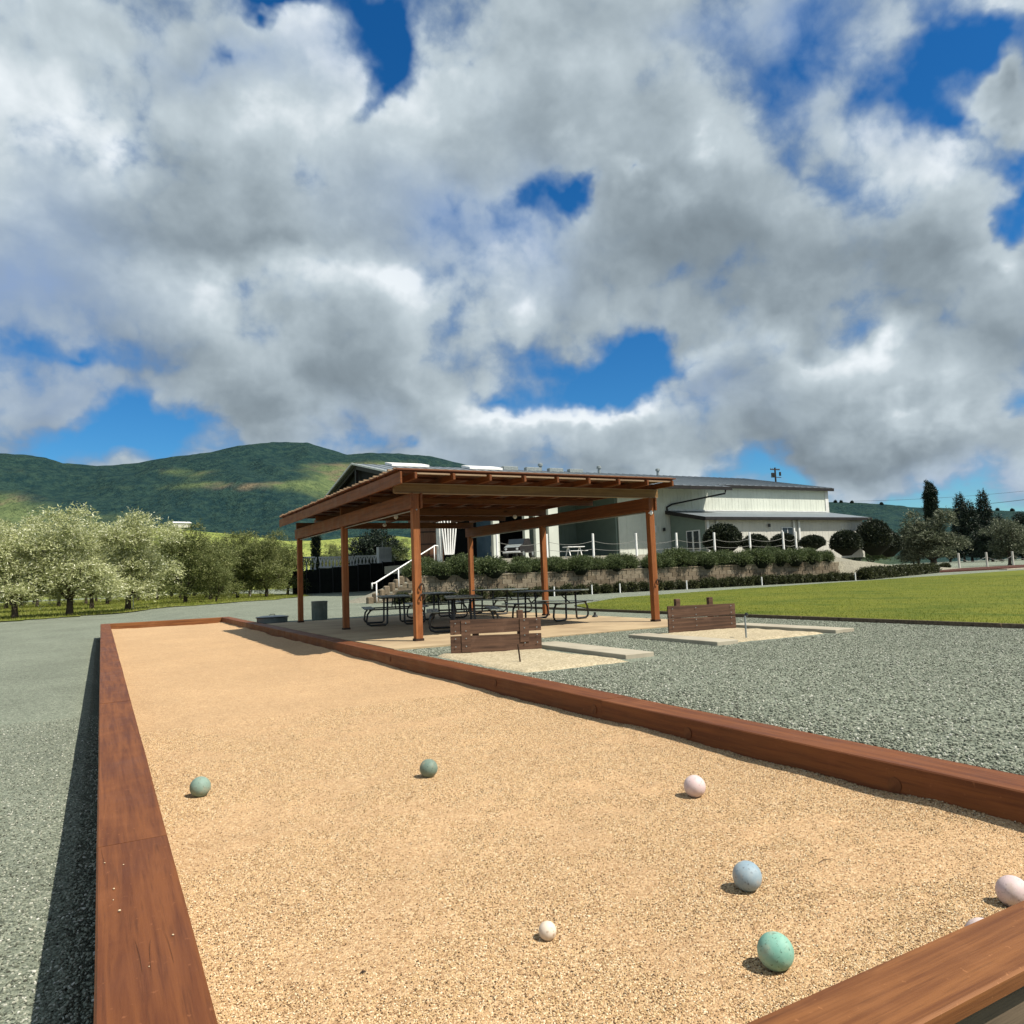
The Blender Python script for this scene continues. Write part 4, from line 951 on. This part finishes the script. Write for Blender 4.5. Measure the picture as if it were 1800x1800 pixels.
# parked utility cart on the terrace
def cart(loc, rz):
    t = empty('utility_cart', loc, rz); tag(t, 'small dark utility vehicle with a silver hood parked on the terrace before the bay', 'utility vehicle')
    b = MB(); prof = [(-1.45, .45), (-1.5, .75), (-1.0, .95), (-.55, 1.02), (-.3, 1.45), (.6, 1.5), (1.1, 1.0), (1.5, .92), (1.52, .42)]
    n = len(prof); b.add([(x, -.68, z) for x, z in prof]+[(x, .68, z) for x, z in prof], [tuple(range(n-1, -1, -1)), tuple(range(n, 2*n))]+[(i, (i+1) % n, n+(i+1) % n, n+i) for i in range(n)])
    b.build('body', m_darktrim, t); MB().add([(-1.02, -.6, .97), (-.57, -.6, 1.04), (-.57, .6, 1.04), (-1.02, .6, .97), (-1.48, -.6, .79), (-1.48, .6, .79)], [(0, 3, 2, 1), (4, 5, 3, 0)]).build('hood', m_galv, t)
    MB().add([(-.57, -.6, 1.06), (-.33, -.6, 1.44), (-.33, .6, 1.44), (-.57, .6, 1.06)], [(0, 3, 2, 1)]).build('windscreen', m_glass, t)
    for x in (-1.0, 1.0):
        for y in (-.66, .66):
            w_ = MB().tube([(x, y-.11, .33), (x, y+.11, .33)], .33, 18).build('wheel', m_black, t); MB().tube([(x, y-.125, .33), (x, y+.125, .33)], .16, 12).build('rim', m_galv, w_)
    for y in (-.45, .45): MB().tube([(-1.5, y, .66), (-1.54, y, .66)], .09, 10).build('headlight', m_white, t)
    MB().box((-1.56, -.7, .36), (-1.49, .7, .5), .02).build('bumper', m_white, t)
p = at_y(912, 975, 50); cart((p[0], 50, 2.42), rad(40))
# white folding table and stacked frames
p = at_y(1009, 975, 46)
ft = empty('white_table', (p[0], 46, 2.28), 0); tag(ft, 'long white table with splayed white legs on the terrace before the bay', 'table')
MB().box((-.75, -.38, .72), (.75, .38, .77), .01).build('table_top', m_white, ft)
for x in (-.5, .5):
    for s in (-1, 1): MB().bar((x, s*.05, .72), (x, s*.34, 0), .06, .04).build('leg', m_white, ft)
for s in (-1, 1): MB().box((-.75, s*.62-.13, .42), (.75, s*.62+.13, .46), .01).build('bench', m_white, ft)

# handrail stairs
stair = empty('stairs', (12.0, 37.4, 0)); tag(stair, 'stone stairs climbing the bank to the terrace beside the block wall', 'stairs')
s0 = Vector((12.3, 37.0, -.1)); s1 = Vector((18.6, 43.9, 2.1)); dd = (s1-s0); hz = Vector((dd.x, dd.y, 0)).normalized(); side = Vector((hz.y, -hz.x, 0))
m_step = simple('stair_stone', (.42, .36, .26), (.3, .25, .18), 4, .9, bs=.4)
NS = 13
for k in range(NS):
    a = s0+dd*(k/NS); b = s0+dd*((k+1.15)/NS); z = s0.z+dd.z*(k+1)/NS
    q = [a, a+side*2.3, b+side*2.3, b]
    mb = MB().poly([(v_.x-12.0, v_.y-37.4) for v_ in q], z-.6, z-.02); mb.build('step', m_step, stair)
    c_ = a-side*.35
    MB().box((-.16, -.16, -.3), (.16, .16, .2), .05).build('edge_stone', m_block, stair, loc=(c_.x-12.0, c_.y-37.4, z+.05), rot=(0, 0, k))
hr = empty('handrail', (s0.x, s0.y, 0)); tag(hr, 'white painted pipe handrail rising beside the stairs to the terrace', 'handrail')
rp = [s0-side*.05+dd*t+Vector((0, 0, 1.0+.1)) for t in (0, .5, 1.0)]
loc = Vector((s0.x, s0.y, 0)); R_ = lambda v_: tuple(v_-loc)
ext0 = rp[0]-hz*.35
MB().tube([R_(ext0-Vector((0, 0, .28))), R_(ext0), R_(rp[0]), R_(rp[2]), R_(rp[2]+hz*.5), R_(rp[2]+hz*.5-Vector((0, 0, .28)))], .04, 8).build('rail', m_white, hr, True)
for t in (.02, .34, .66, .98):
    b = s0-side*.05+dd*t; MB().tube([R_(b-Vector((0, 0, .2))), R_(b+Vector((0, 0, 1.09)))], .035, 8).build('baluster', m_white, hr, True)

# ------------------------------------------------------------------ dark screened bank with white lattice behind the pergola
m_screen = simple('dark_screen_fabric', (.018, .022, .018), (.010, .012, .010), 2, .95, bs=.3)
sf = empty('screen_fence', (18.5, 80, 0)); tag(sf, 'long dark screened fence beyond the gravel behind the pergola', 'fence')
for k in range(12):
    a = 17.6+k*1.4; z = 2.45+k*.1
    MB().box((0, 0, 0), (1.37, .09, z), .01).build('screen_panel', m_screen, sf, loc=(a-18.5, .05*(k % 2), 0))
    MB().box((0, 0, 0), (.1, .12, z+.08), .01).build('post', m_black, sf, loc=(a-18.5-.05, -.12, 0))
lf = empty('lattice_fence', (18.5, 82.5, 0)); tag(lf, 'white lattice fence panels rising behind the dark screened fence', 'fence')
for k, (px0, px1, z0, z1) in enumerate(((530, 552, 2.4, 3.95), (562, 600, 2.8, 3.9), (610, 620, 2.8, 3.9), (626, 663, 3.0, 3.95))):
    x0, x1 = at_y(px0, 990, 82.5)[0], at_y(px1, 990, 82.5)[0]
    mb = MB(); n_ = max(3, int((x1-x0)/.32))
    for j in range(n_):
        xx = x0+(x1-x0)*j/(n_-1)
        mb.bar((xx, 82.5, z0), (xx+.25, 82.5, z1), .13, .04, (0, 1, 0)); mb.bar((xx+.2, 82.54, z0), (xx-.05, 82.54, z1), .12, .04, (0, 1, 0))
    for z in (z0, z1): mb.bar((x0-.1, 82.5, z), (x1+.1, 82.5, z), .1, .16)
    mb.v = [(p[0]-18.5, p[1]-82.5, p[2]) for p in mb.v]; mb.build('lattice_panel', m_white, lf)
x0, x1 = at_y(664, 990, 82)[0], at_y(687, 990, 82)[0]
sg = empty('white_cabinet', (x0, 81.6, 2.6)); tag(sg, 'white box shaped cabinet at the end of the lattice fence', 'cabinet')
MB().box((0, 0, 0), (x1-x0, .8, 2.3), .03).build('cabinet_body', m_white, sg); MB().box((.1, -.03, 1.0), ((x1-x0)/2-.03, -.002, 2.1), .01).build('door', m_trim, sg); MB().box(((x1-x0)/2+.03, -.03, 1.0), (x1-x0-.1, -.002, 2.1), .01).build('door', m_trim, sg)
MB().tube([(.6, .4, 2.3), (.6, .4, 3.0)], .05, 6).build('vent_pipe', m_trim, sg)

# ------------------------------------------------------------------ clipped bushes, cypress, trees on the right
def bushvar(seed, rx, rz_, mat=m_boxw, n=2600):
    v, f = crown([(0, 0, rz_, rx*.97, rz_*.97)], n, 6, .12, .13, .07, 0, .3, .88, seed)
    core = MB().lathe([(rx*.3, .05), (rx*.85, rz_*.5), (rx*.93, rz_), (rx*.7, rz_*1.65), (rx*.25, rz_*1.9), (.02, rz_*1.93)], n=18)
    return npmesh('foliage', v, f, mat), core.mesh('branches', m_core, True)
bv = [bushvar(51, 1.0, 1.0), bushvar(52, 1.0, .9)]
BU = [(1270, 950, 48, 30, 27, 'largest round clipped bush, left of all the bushes at the side wing'), (1328, 955, 46, 21, 18, 'round clipped bush, second from the left before the side wing'),
      (1378, 957, 46, 22, 18, 'round clipped bush before the wing window'), (1428, 953, 48, 20, 14, 'low rounded clipped bush right of the wing window'), (1487, 956, 47, 24, 22, 'round clipped bush near the right end of the side wing'),
      (1536, 944, 50, 27, 34, 'tall clipped bush just past the right corner of the side wing'), (1562, 958, 56, 20, 22, 'dark bush to the right of the tall clipped bush')]
for i, (px, py, Y, rpx, rzp, lab) in enumerate(BU):
    p = at_y(px, py, Y); dist = float(np.dot(p-CAMP, _f)); rx = rpx*dist/FPX; rz_ = rzp*dist/FPX
    t = empty('clipped_bush', (p[0], Y, p[2]-rz_), i*1.3); t.scale = (rx, rx, rz_)
    link('foliage', bv[i % 2][0], t); link('branches', bv[i % 2][1], t); tag(t, lab, 'bush', 'clipped bushes beside the warehouse')
# cypress
v, f = crown([(math.cos(k*2.4)*.12, math.sin(k*2.4)*.12, 1.4+k*.6, .88-.006*k, 1.0) for k in range(16)]+[(.5, 0, 10.6, .16, .9), (-.4, .1, 10.9, .15, .9), (0, .3, 11.4, .14, .9), (.2, -.2, 11.0, .15, .9)], 6500, 5, .35, .30, .10, -.5, 1.2, .6, 61)
cyp = (npmesh('crown', v, f, m_conif), trunkmesh(1.2, .2, 61, 2, .2))
p = at_y(1643, 965, 100); t = place_tree(cyp, (p[0], 100, -.3), 0, (1.35, 1.52), 'cypress_tree', 'tall narrow dark cypress rising above the olive tree', 'cypress')
# stump of a narrow cypress beyond the screened fence
p = at_y(556, 985, 88); v2, f2 = crown([(0, 0, .8+k*.5, .42, .6) for k in range(13)]+[(0, 0, 7.6, .12, .7)], 1500, 5, .25, .22, .08, -.5, 1.0, .6, 63)
cyp2 = (npmesh('crown', v2, f2, m_conif), trunkmesh(1.2, .14, 63, 2, .1))
t = place_tree(cyp2, (p[0], 88, -.2), 0, (1.0, 1.0), 'cypress_tree', 'narrow dark cypress seen between the pergola left posts', 'cypress')
# conifers behind
def conifer(seed, H, Rr):
    R = random.Random(seed); lob = []
    for k in range(16):
        t_ = k/15; lob.append((R.uniform(-.2, .2)*Rr*(1-t_), R.uniform(-.2, .2)*Rr*(1-t_), H*(.12+.86*t_), Rr*(1-t_)**.8*.9+.12, H*.06))
    v, f = crown(lob, 3400, 5, .6, .32, .12, .1, .5, .5, seed); return npmesh('crown', v, f, m_conif), trunkmesh(H*.25, .2, seed, 2, .2)
CV = [conifer(71, 11, 2.8), conifer(72, 12.5, 2.2), conifer(73, 10, 3.2)]
for i, (px, ptop, Y, lab) in enumerate(((1700, 880, 105, 'dark conifer left in the group behind the grey olive tree'), (1725, 862, 112, 'tall thin topped dark conifer in the middle of the right hand group'), (1752, 905, 100, 'broad dark conifer behind the small tree at right'), (1790, 900, 104, 'dark conifer at the right edge of the picture'), (1685, 868, 118, 'slim dark conifer with a forked top right of the cypress'))):
    p = at_y(px, ptop, Y); h = p[2]+.3; k = i % 3; place_tree(CV[k], (p[0], Y, -.3), i*2.0, (1.5, h/(11, 12.5, 10)[k]*.97), 'conifer_tree', lab, 'conifer', 'dark conifers on the right')
# grey olives on the right
GV = [olive_variant(81, 6.6, 3.2, 3000, m_greyolive, .8, (.26, .09)), olive_variant(82, 5.2, 2.6, 2200, m_greyolive, 1.3, (.24, .08))]
p = at_y(1640, 998, 56); place_tree(GV[0], (p[0], 56, .2), .4, (1.25, .95), 'olive_tree', 'broad grey green olive tree right of the warehouse, before the cypress', 'olive tree')
p = at_y(1776, 1000, 52); place_tree(GV[1], (p[0], 52, .1), 1.4, (1.0, .98), 'olive_tree', 'small dark olive tree with a clear trunk at the right edge', 'olive tree')
p = at_y(1612, 960, 62); place_tree(GV[1], (p[0], 62, .3), 3.4, (1.0, .8), 'olive_tree', 'low olive tree left behind the broad grey green olive', 'olive tree')
DV = [olive_variant(91, 6.5, 3.4, 2400, m_conif, 1.2, (.30, .12)), olive_variant(92, 5.5, 4.0, 2400, m_rosem, .8, (.30, .12))]
for i, (px, Y, s, lab) in enumerate(((1480, 130, 1.5, 'dark tree far behind the warehouse right corner'), (1530, 120, 1.2, 'dark spreading tree beyond the tall clipped bush'), (1605, 125, 1.1, 'low green tree far behind, left of the cypress'), (1670, 128, 1.3, 'dark round tree far behind the grey olive'), (1745, 92, 1.25, 'dark round tree between the two olive trees at right'), (1815, 96, 1.3, 'dark tree cut by the right edge of the picture'))):
    p = at_y(px, 980, Y); place_tree(DV[i % 2], (p[0], Y, -.3), i*1.1, s*.95, 'dark_tree', lab, 'tree', 'dark trees in the right background')
# trees seen through the pergola and behind the lattice
for i, (px, Y, s, lab) in enumerate(((650, 96, 1.05, 'dark blue green tree behind the white lattice fence'), (672, 100, 1.0, 'dark green tree right of the one behind the lattice fence'), (700, 104, .9, 'green tree seen beside the front left pergola post'), (600, 110, .9, 'green tree seen between the two left pergola posts'), (575, 104, .8, 'light green tree beside the narrow cypress'))):
    p = at_y(px, 980, Y); place_tree((DV[0], DV[1], OG[0], OG[1], OG[2])[i], (p[0], Y, .5), i*1.9, s, 'background_tree', lab, 'tree', 'trees seen through the pergola')

# low hedge strip, mulch and path right of the wall
m_mulch = simple('red_brown_mulch', (.13, .045, .03), (.07, .03, .02), 8, .95, bs=.8, bd=.05, world=True)
hx = np.linspace(42.5, 60, 22)
for i, x in enumerate(hx):
    y = 31.7+(x-42.5)*.36
    t = empty('hedge_plant', (float(x), float(y)-.6, -.03), i*1.1); t.scale = (1.35, 1.35, 1.35); link('foliage', hd[i % 3][0], t); link('branches', hcore[i % 3], t)
    tag(t, 'small dark shrub in the low hedge right of the block wall end', 'shrub', 'low hedge right of the block wall')
mul = MB().poly([(55, 37.5), (75, 36.6), (98, 39.5), (98, 46), (75, 44), (58, 42)], -.02, .10).build('mulch_bed', m_mulch); struct(mul)
pth = MB().poly([(66, 35.6), (98, 39.3), (98, 38.2), (66, 34.9)], -.02, .045).build('path', m_conc); struct(pth)
vf = empty('field_fence', (70, 46, 0)); tag(vf, 'fence of pale posts with sagging dark ropes at the right before the trees', 'fence')
vx = []
for px in (1686, 1735, 1781, 1830):
    p = at_y(px, 990, 45); vx.append(p[0]); MB().box((-.08, -.08, -.2), (.08, .08, 1.6), .01).build('post', m_clad2, vf, loc=(p[0]-70, -1, 0))
for a, b in zip(vx[:-1], vx[1:]): rope(a-70, b-70, 1.15, .45, vf, -1, .02)
for i, (px, Y) in enumerate(((1590, 44), (1612, 45), (1660, 45.5))):
    p = at_y(px, 996, Y); t = empty('low_shrub', (p[0], Y, .05), i); t.scale = (1.4, 1.4, 1.1); link('foliage', hd[i][0], t); link('branches', hcore[i], t); tag(t, ('low dark shrub at the left foot of the grey olive tree', 'low dark shrub under the grey olive tree', 'low dark shrub at the right foot of the grey olive tree')[i], 'shrub')

# ------------------------------------------------------------------ power pole and wires
p = at_y(1362, 822, 130)
pl = empty('power_pole', (p[0], 130, -.3)); tag(pl, 'wooden power pole with a crossarm and transformers behind the warehouse roof', 'power pole')
m_pole = simple('dark_pole_wood', (.06, .05, .045), (.04, .03, .03), 3, .9, bs=0)
H = p[2]+.3
MB().tube([(0, 0, 0), (0, 0, H)], [.28, .2], 10).build('pole', m_pole, pl)
MB().box((-1.6, -.1, H-.6), (1.6, .1, H-.35)).build('crossarm', m_pole, pl)
for x in (-1.5, -.8, .8, 1.5): MB().tube([(x, 0, H-.35), (x, 0, H-.1)], .08, 8).build('insulator', m_galv, pl)
for x, z in ((-1.1, H-2.3), (-.55, H-2.3), (1.7, H-2.0)): MB().lathe([(.24, 0), (.26, .1), (.26, .9), (.1, 1.0)], (x, 0, z), 12).build('transformer', m_black, pl)
MB().box((-1.5, -.08, H-2.5), (2.0, .08, H-2.35)).build('bracket', m_pole, pl)
def wire(a, b, ya, yb, sag, r, lab):
    A, B = Vector(at_y(a[0], a[1], ya)), Vector(at_y(b[0], b[1], yb)); pts = [A.lerp(B, t)-Vector((0, 0, sag*4*t*(1-t))) for t in np.linspace(0, 1, 24)]
    tag(MB().tube([tuple(q-A) for q in pts], r, 5).build('power_line', m_black, loc=tuple(A)), lab, 'power line', 'power lines across the sky at right')
wire((1500, 881), (1900, 852), 130, 95, .8, .035, 'thin upper power line rising to the right behind the cypress')
wire((1730, 886), (1900, 864), 120, 80, .2, .06, 'thicker lower power line at the right edge above the conifers')

# ------------------------------------------------------------------ hills
RID = [(-180, .06), (-90, .09), (-40, .13), (-20, .15), (-7.48, .1535), (-5.73, .1574), (-4.51, .1573), (-3.26, .1552), (-2.29, .15), (-.31, .1474), (1.74, .1514), (4.24, .1612), (6.85, .1682), (8.77, .1777), (11.14, .183), (13.58, .1828), (15.23, .1739), (16.47, .1671),
       (18.17, .1692), (20.31, .168), (22.9, .1633), (26.81, .1435), (33.3, .1118), (41.83, .0944), (51.85, .0751), (54.21, .0706), (56.97, .0627), (60.24, .0549), (63.3, .0487), (70, .045), (90, .05), (130, .06), (180, .06)]
FRO = [(-180, .03), (-40, .04), (-7.4, .060), (-3.8, .062), (-.95, .068), (2.1, .0770), (5.3, .0740), (8.7, .0665), (11.9, .058), (14.3, .058), (20, .060), (24.5, .05), (35, .02), (60, .004), (70, .004), (180, .02)]
az = np.concatenate([np.linspace(-60, -12, 60), np.linspace(-11.8, 70, 620), np.linspace(70.5, 125, 60)])
rr = np.concatenate([np.linspace(150, 700, 34), np.linspace(720, 2700, 76)])
A, Rr = np.meshgrid(np.radians(az), rr)
ri = np.interp(np.degrees(A), [a for a, _ in RID], [b for _, b in RID]); fr = np.interp(np.degrees(A), [a for a, _ in FRO], [b for _, b in FRO])
X, Y = np.sin(A)*Rr, np.cos(A)*Rr
n1 = npnoise(X, Y, .0022, 4, 5); n2 = npnoise(X, Y, .012, 8, 4); n3 = npnoise(X, Y, .05, 2, 2)
ridged = 1-np.abs(npnoise(X, Y, .0016, 15, 4))*2
tt = sstep(Rr, 620, 2450)
Z = -.4+fr*Rr*sstep(Rr, 160, 480)*(1-.72*sstep(Rr, 520, 800))
Zr = ri*2480*(tt**1.15)
amp = np.sin(np.pi*np.clip(tt, 0, 1))
Z = np.maximum(Z, Zr*(1+.20*(ridged-.55)*amp+.10*n1*amp)-25*(1-tt))+n2*5*sstep(Rr, 600, 1200)+n3*1.6*sstep(Rr, 300, 700)
Z = np.where(Rr > 2460, Z*(1-.3*sstep(Rr, 2460, 2700)), Z)
# keep everything below the ridge elevation line
lim = ri*Rr+CAMZ; Z = np.minimum(Z, np.where(Rr < 2440, lim*.985, lim+n3*1.2))
nx = len(az); i = (np.arange(len(rr)-1)[:, None]*nx+np.arange(nx-1)[None]).ravel()
def hillmat():
    m, T, b = M_('hill_vegetation_sun_haze', .95, .05); co = T.node('ShaderNodeNewGeometry').outputs['Position']
    att = T.node('ShaderNodeAttribute', attribute_name='meadow').outputs['Fac']  # grassland mask that also carries painted sunlit patches
    n = T.noise(co, .010, 8, .65); n2 = T.noise(co, .055, 6, .7); n3 = T.noise(co, .16, 3, .6)
    k = T.math('ADD', T.math('ADD', att, .10), T.math('MULTIPLY', T.math('SUBTRACT', n, .5), 1.25))
    forest_hazy = T.mix(T.smooth(n2, .35, .68), (.010, .031, .036), (.030, .062, .050))  # dark bluish forest tone paints in cloud shadow and distance haze
    grass = T.mix(T.smooth(n2, .35, .7), (.135, .175, .075), (.07, .105, .048))
    grass = T.mix(T.smooth(T.noise(co, .006, 4, .6), .5, .62), grass, (.17, .14, .09))
    c = T.mix(T.smooth(k, .25, .90), forest_hazy, grass)
    c = T.mix(T.math('MULTIPLY', T.smooth(n3, .55, .62), .5), c, (.010, .024, .020))
    near = T.node('ShaderNodeAttribute', attribute_name='near').outputs['Fac']
    ng = T.mix(T.smooth(T.noise(co, .05, 6, .6), .4, .65), (.30, .34, .09), (.17, .22, .06)); ng = T.mix(T.smooth(T.noise(co, .2, 4, .6), .58, .66), ng, (.04, .06, .02))
    c = T.mix(near, c, ng)
    T.l.new(c, b.inputs['Base Color']); bump(T, b, T.math('ADD', n2, n3), .9, 8.0); return m
m_hill = hillmat()
hme = npmesh('hills', np.stack([X, Y, Z], -1).reshape(-1, 3), np.stack([i, i+1, i+nx+1, i+nx], -1), m_hill, True)
dg = np.degrees(A); el = (Z-CAMZ)/Rr
def bl_(a, e, sa, se, k): return k*np.exp(-((dg-a)/sa)**2-((el-e)/se)**2)
mead_sunlit = bl_(-6.5, .095, 3.0, .020, .75)+bl_(-2, .085, 5, .010, .55)+bl_(5.2, .142, 2.6, .006, .55)+bl_(9, .126, 4.5, .005, .75)+bl_(16, .125, 3.2, .022, .75)+bl_(19.5, .14, 4, .02, .45)+bl_(1.5, .122, 3.0, .004, .4)+bl_(-6, .14, 3, .006, .25)+bl_(58, .03, 6, .01, .2)+bl_(17, .15, 5, .006, .4)  # paints sun patches between cloud shadows as lighter grassland
for nm, arr in (('meadow', mead_sunlit), ('near', sstep(-Rr, -640, -520)*sstep(60-dg, 0, 20))):  # meadow mask also carries the painted sunlit patches
    at_ = hme.attributes.new(nm, 'FLOAT', 'POINT'); at_.data.foreach_set('value', arr.ravel().astype(np.float32))
hills = link('hills', hme); struct(hills)
# small far trees dotting the ridge at right
far = (npmesh('crown', *crown([(0, 0, 5, 4, 4), (2, 0, 4, 3, 3), (-2, 1, 4, 3, 3)], 500, 4, 1.5, 1.6, .9, 0, .5, .4, 99), m_conif), trunkmesh(3, .5, 99, 2, 1))
for i, (px, py) in enumerate(((1468, 876), (1478, 876), (1497, 877), (1549, 881), (1753, 893), (1779, 894))):
    a = ray(px, py); d = a/np.hypot(a[0], a[1]); k = 2430
    place_tree(far, (d[0]*k, d[1]*k, CAMZ+ (np.interp(math.degrees(math.atan2(a[0], a[1])), [q for q, _ in RID], [q for _, q in RID]))*k-6), i, (.9, 1.2), 'ridge_tree', ORD[i]+' small dark tree from the left on the far ridge at right', 'tree', 'trees silhouetted on the far ridge')
# far house on the bright hill
p = at_y(319, 921, 470)
hs2 = empty('far_house', (p[0], 470, p[2]-1.0), .2); hs2.scale = (.42, .5, .42); tag(hs2, 'long low white roofed house on the bright hillside above the orchard', 'house')
MB().box((-11, -4, -3), (11, 4, 3.2)).build('wall', m_clad2, hs2); MB().add([(-12, -5, 3.2), (12, -5, 3.2), (12, 0, 5.4), (-12, 0, 5.4), (12, 5, 3.2), (-12, 5, 3.2)], [(0, 1, 2, 3), (3, 2, 4, 5), (1, 4, 2), (0, 3, 5), (0, 5, 4, 1)]).build('roof', m_white, hs2)

# ------------------------------------------------------------------ loose stones and grains (geometry nodes)
def court_lookup(x, y):
    gx, gy = np.linspace(.1, 4.1, 90), np.linspace(1.2, 8.4, 160); G = court_z(*np.meshgrid(gx, gy))
    fx = np.clip((x-gx[0])/(gx[1]-gx[0]), 0, 88.99); fy = np.clip((y-gy[0])/(gy[1]-gy[0]), 0, 158.99); ix, iy = fx.astype(int), fy.astype(int); fx -= ix; fy -= iy
    return G[iy, ix]*(1-fx)*(1-fy)+G[iy, ix+1]*fx*(1-fy)+G[iy+1, ix]*(1-fx)*fy+G[iy+1, ix+1]*fx*fy
def grainmat(name, stops):
    m, T, b = M_(name, .75, .3); r = T.node('ShaderNodeObjectInfo').outputs['Random']
    T.l.new(T.ramp(r, stops), b.inputs['Base Color']); return m
def scatter(name, pts, s0, s1, mat, label, flat=.7, sub=1):
    me = bpy.data.meshes.new(name); me.vertices.add(len(pts)); me.vertices.foreach_set('co', np.asarray(pts, np.float32).ravel()); me.update()
    o = link(name, me)
    g = bpy.data.node_groups.new(name, 'GeometryNodeTree'); g.interface.new_socket('Geometry', in_out='INPUT', socket_type='NodeSocketGeometry'); g.interface.new_socket('Geometry', in_out='OUTPUT', socket_type='NodeSocketGeometry')
    N, Lk = g.nodes, g.links; gi, go = N.new('NodeGroupInput'), N.new('NodeGroupOutput')
    mp = N.new('GeometryNodeMeshToPoints'); ic = N.new('GeometryNodeMeshIcoSphere'); ic.inputs['Radius'].default_value = 1; ic.inputs['Subdivisions'].default_value = sub
    sm = N.new('GeometryNodeSetMaterial'); sm.inputs['Material'].default_value = mat
    ip = N.new('GeometryNodeInstanceOnPoints')
    rs = N.new('FunctionNodeRandomValue'); rs.data_type = 'FLOAT_VECTOR'; rs.inputs[0].default_value = (s0, s0*.7, s0*flat*.8); rs.inputs[1].default_value = (s1, s1*.8, s1*flat)
    rr_ = N.new('FunctionNodeRandomValue'); rr_.data_type = 'FLOAT_VECTOR'; rr_.inputs[0].default_value = (-.5, -.5, 0); rr_.inputs[1].default_value = (.5, .5, 6.28); rr_.inputs['Seed'].default_value = 5
    Lk.new(gi.outputs[0], mp.inputs[0]); Lk.new(mp.outputs[0], ip.inputs['Points']); Lk.new(ic.outputs['Mesh'], sm.inputs[0]); Lk.new(sm.outputs[0], ip.inputs['Instance'])
    Lk.new(rr_.outputs[0], ip.inputs['Rotation']); Lk.new(rs.outputs[0], ip.inputs['Scale']); Lk.new(ip.outputs[0], go.inputs[0])
    md_ = o.modifiers.new('scatter', 'NODES'); md_.node_group = g
    tag(o, label, 'gravel', kind='stuff'); return o
GS = [(0, (.045, .045, .035)), (.12, (.12, .135, .10)), (.45, (.225, .255, .195)), (.8, (.33, .355, .28)), (.94, (.47, .48, .40)), (1, (.70, .70, .63))]
m_gst = grainmat('gravel_stone', GS)
n = 60000; y = 1.0+RNG.random(n)**1.5*11; x = -RNG.random(n)*(.35+.18*y)*1.25-.012; k = RNG.random(n) < 1
scatter('gravel_stones', np.stack([x, y, ground_z(x, y)+RNG.uniform(-.004, .004, n)], -1), .004, .0115, m_gst, 'grey green crushed stone of the gravel left of the court')
n = 210000; x = 4.225+RNG.random(n)**1.1*10.5; y = 1.6+RNG.random(n)*13.0
bad = ((x < 11.2) & (y > 11.85)) | ((x > 4.28) & (x < 6.6) & (y > 7.8) & (y < 10.7)) | ((x > 8.05) & (x < 11.15) & (y > 8.42) & (y < 10.8)) | (x > 12.85) | (y < .30*x)
x, y = x[~bad], y[~bad]
scatter('gravel_stones', np.stack([x, y, ground_z(x, y)+RNG.uniform(-.005, .006, len(x))+.022*np.exp(-(x-4.22)/.15)], -1), .005, .0145, m_gst, 'grey green crushed stone of the gravel right of the court')
m_grain = grainmat('granite_grain', [(0, (.05, .03, .015)), (.20, (.24, .14, .065)), (.44, (.60, .41, .20)), (.8, (.80, .60, .35)), (1, (.94, .84, .62))])
n = 460000; y = 1.47+RNG.random(n)**1.6*6.5; x = RNG.uniform(.27, 3.93, n); bare = npnoise(x, y, 1.3, 21, 3)+.5*npnoise(x, y, 4.5, 25, 2); keep = RNG.random(len(x)) > .80*sstep(bare, -.02, .42); x, y = x[keep], y[keep]
scatter('court_grains', np.stack([x, y, court_lookup(x, y)+RNG.uniform(-.001, .0015, len(x))], -1), .0018, .0048, m_grain, 'loose tan granite grains on the near part of the bocce court')


# litter on the court
m_litter = simple('dark_litter', (.03, .022, .018), (.06, .035, .02), 30, .9, bs=0)
def on_court(px, py):
    v = ray(px, py); p = CAMP+v*((-.2-CAMZ)/v[2]); return (p[0], p[1], float(court_z(np.array([p[0]]), np.array([p[1]]))[0])+.004)
tag(MB().tube([(-.045, 0, 0), (-.01, .004, .004), (.05, -.003, .002)], [.0012, .0016, .0008], 5).build('twig', m_litter, loc=on_court(1450, 1516)), 'thin dark twig lying on the court above the blue grey ball', 'twig')
tag(MB().add([(-.012, 0, 0), (0, -.007, .004), (.013, 0, .001), (0, .006, .005), (-.012, 0, -.001), (0, -.007, .003), (.013, 0, 0), (0, .006, .004)], [(0, 1, 2, 3), (7, 6, 5, 4)]).build('leaf', m_litter, loc=on_court(638, 1714)), 'tiny dark dry leaf on the court at the bottom left of the cream target ball', 'leaf')

# base colours of everything but white paint, cladding and leaves a shade deeper, as measured against the full sun
for m in bpy.data.materials:
    if not m.node_tree or 'Principled BSDF' not in m.node_tree.nodes or m.name in ('white_paint', 'white_trim', 'pale_sage_cladding', 'beige_cladding', 'hill_vegetation_sun_haze', 'olive_leaves', 'weathered_brown_plank'): continue
    b = m.node_tree.nodes['Principled BSDF'].inputs['Base Color']
    if b.is_linked:
        T = NT(m.node_tree); src = b.links[0].from_socket; T.l.new(T.mix(1.0, src, (.78, .77, .755), 'MULTIPLY'), b)
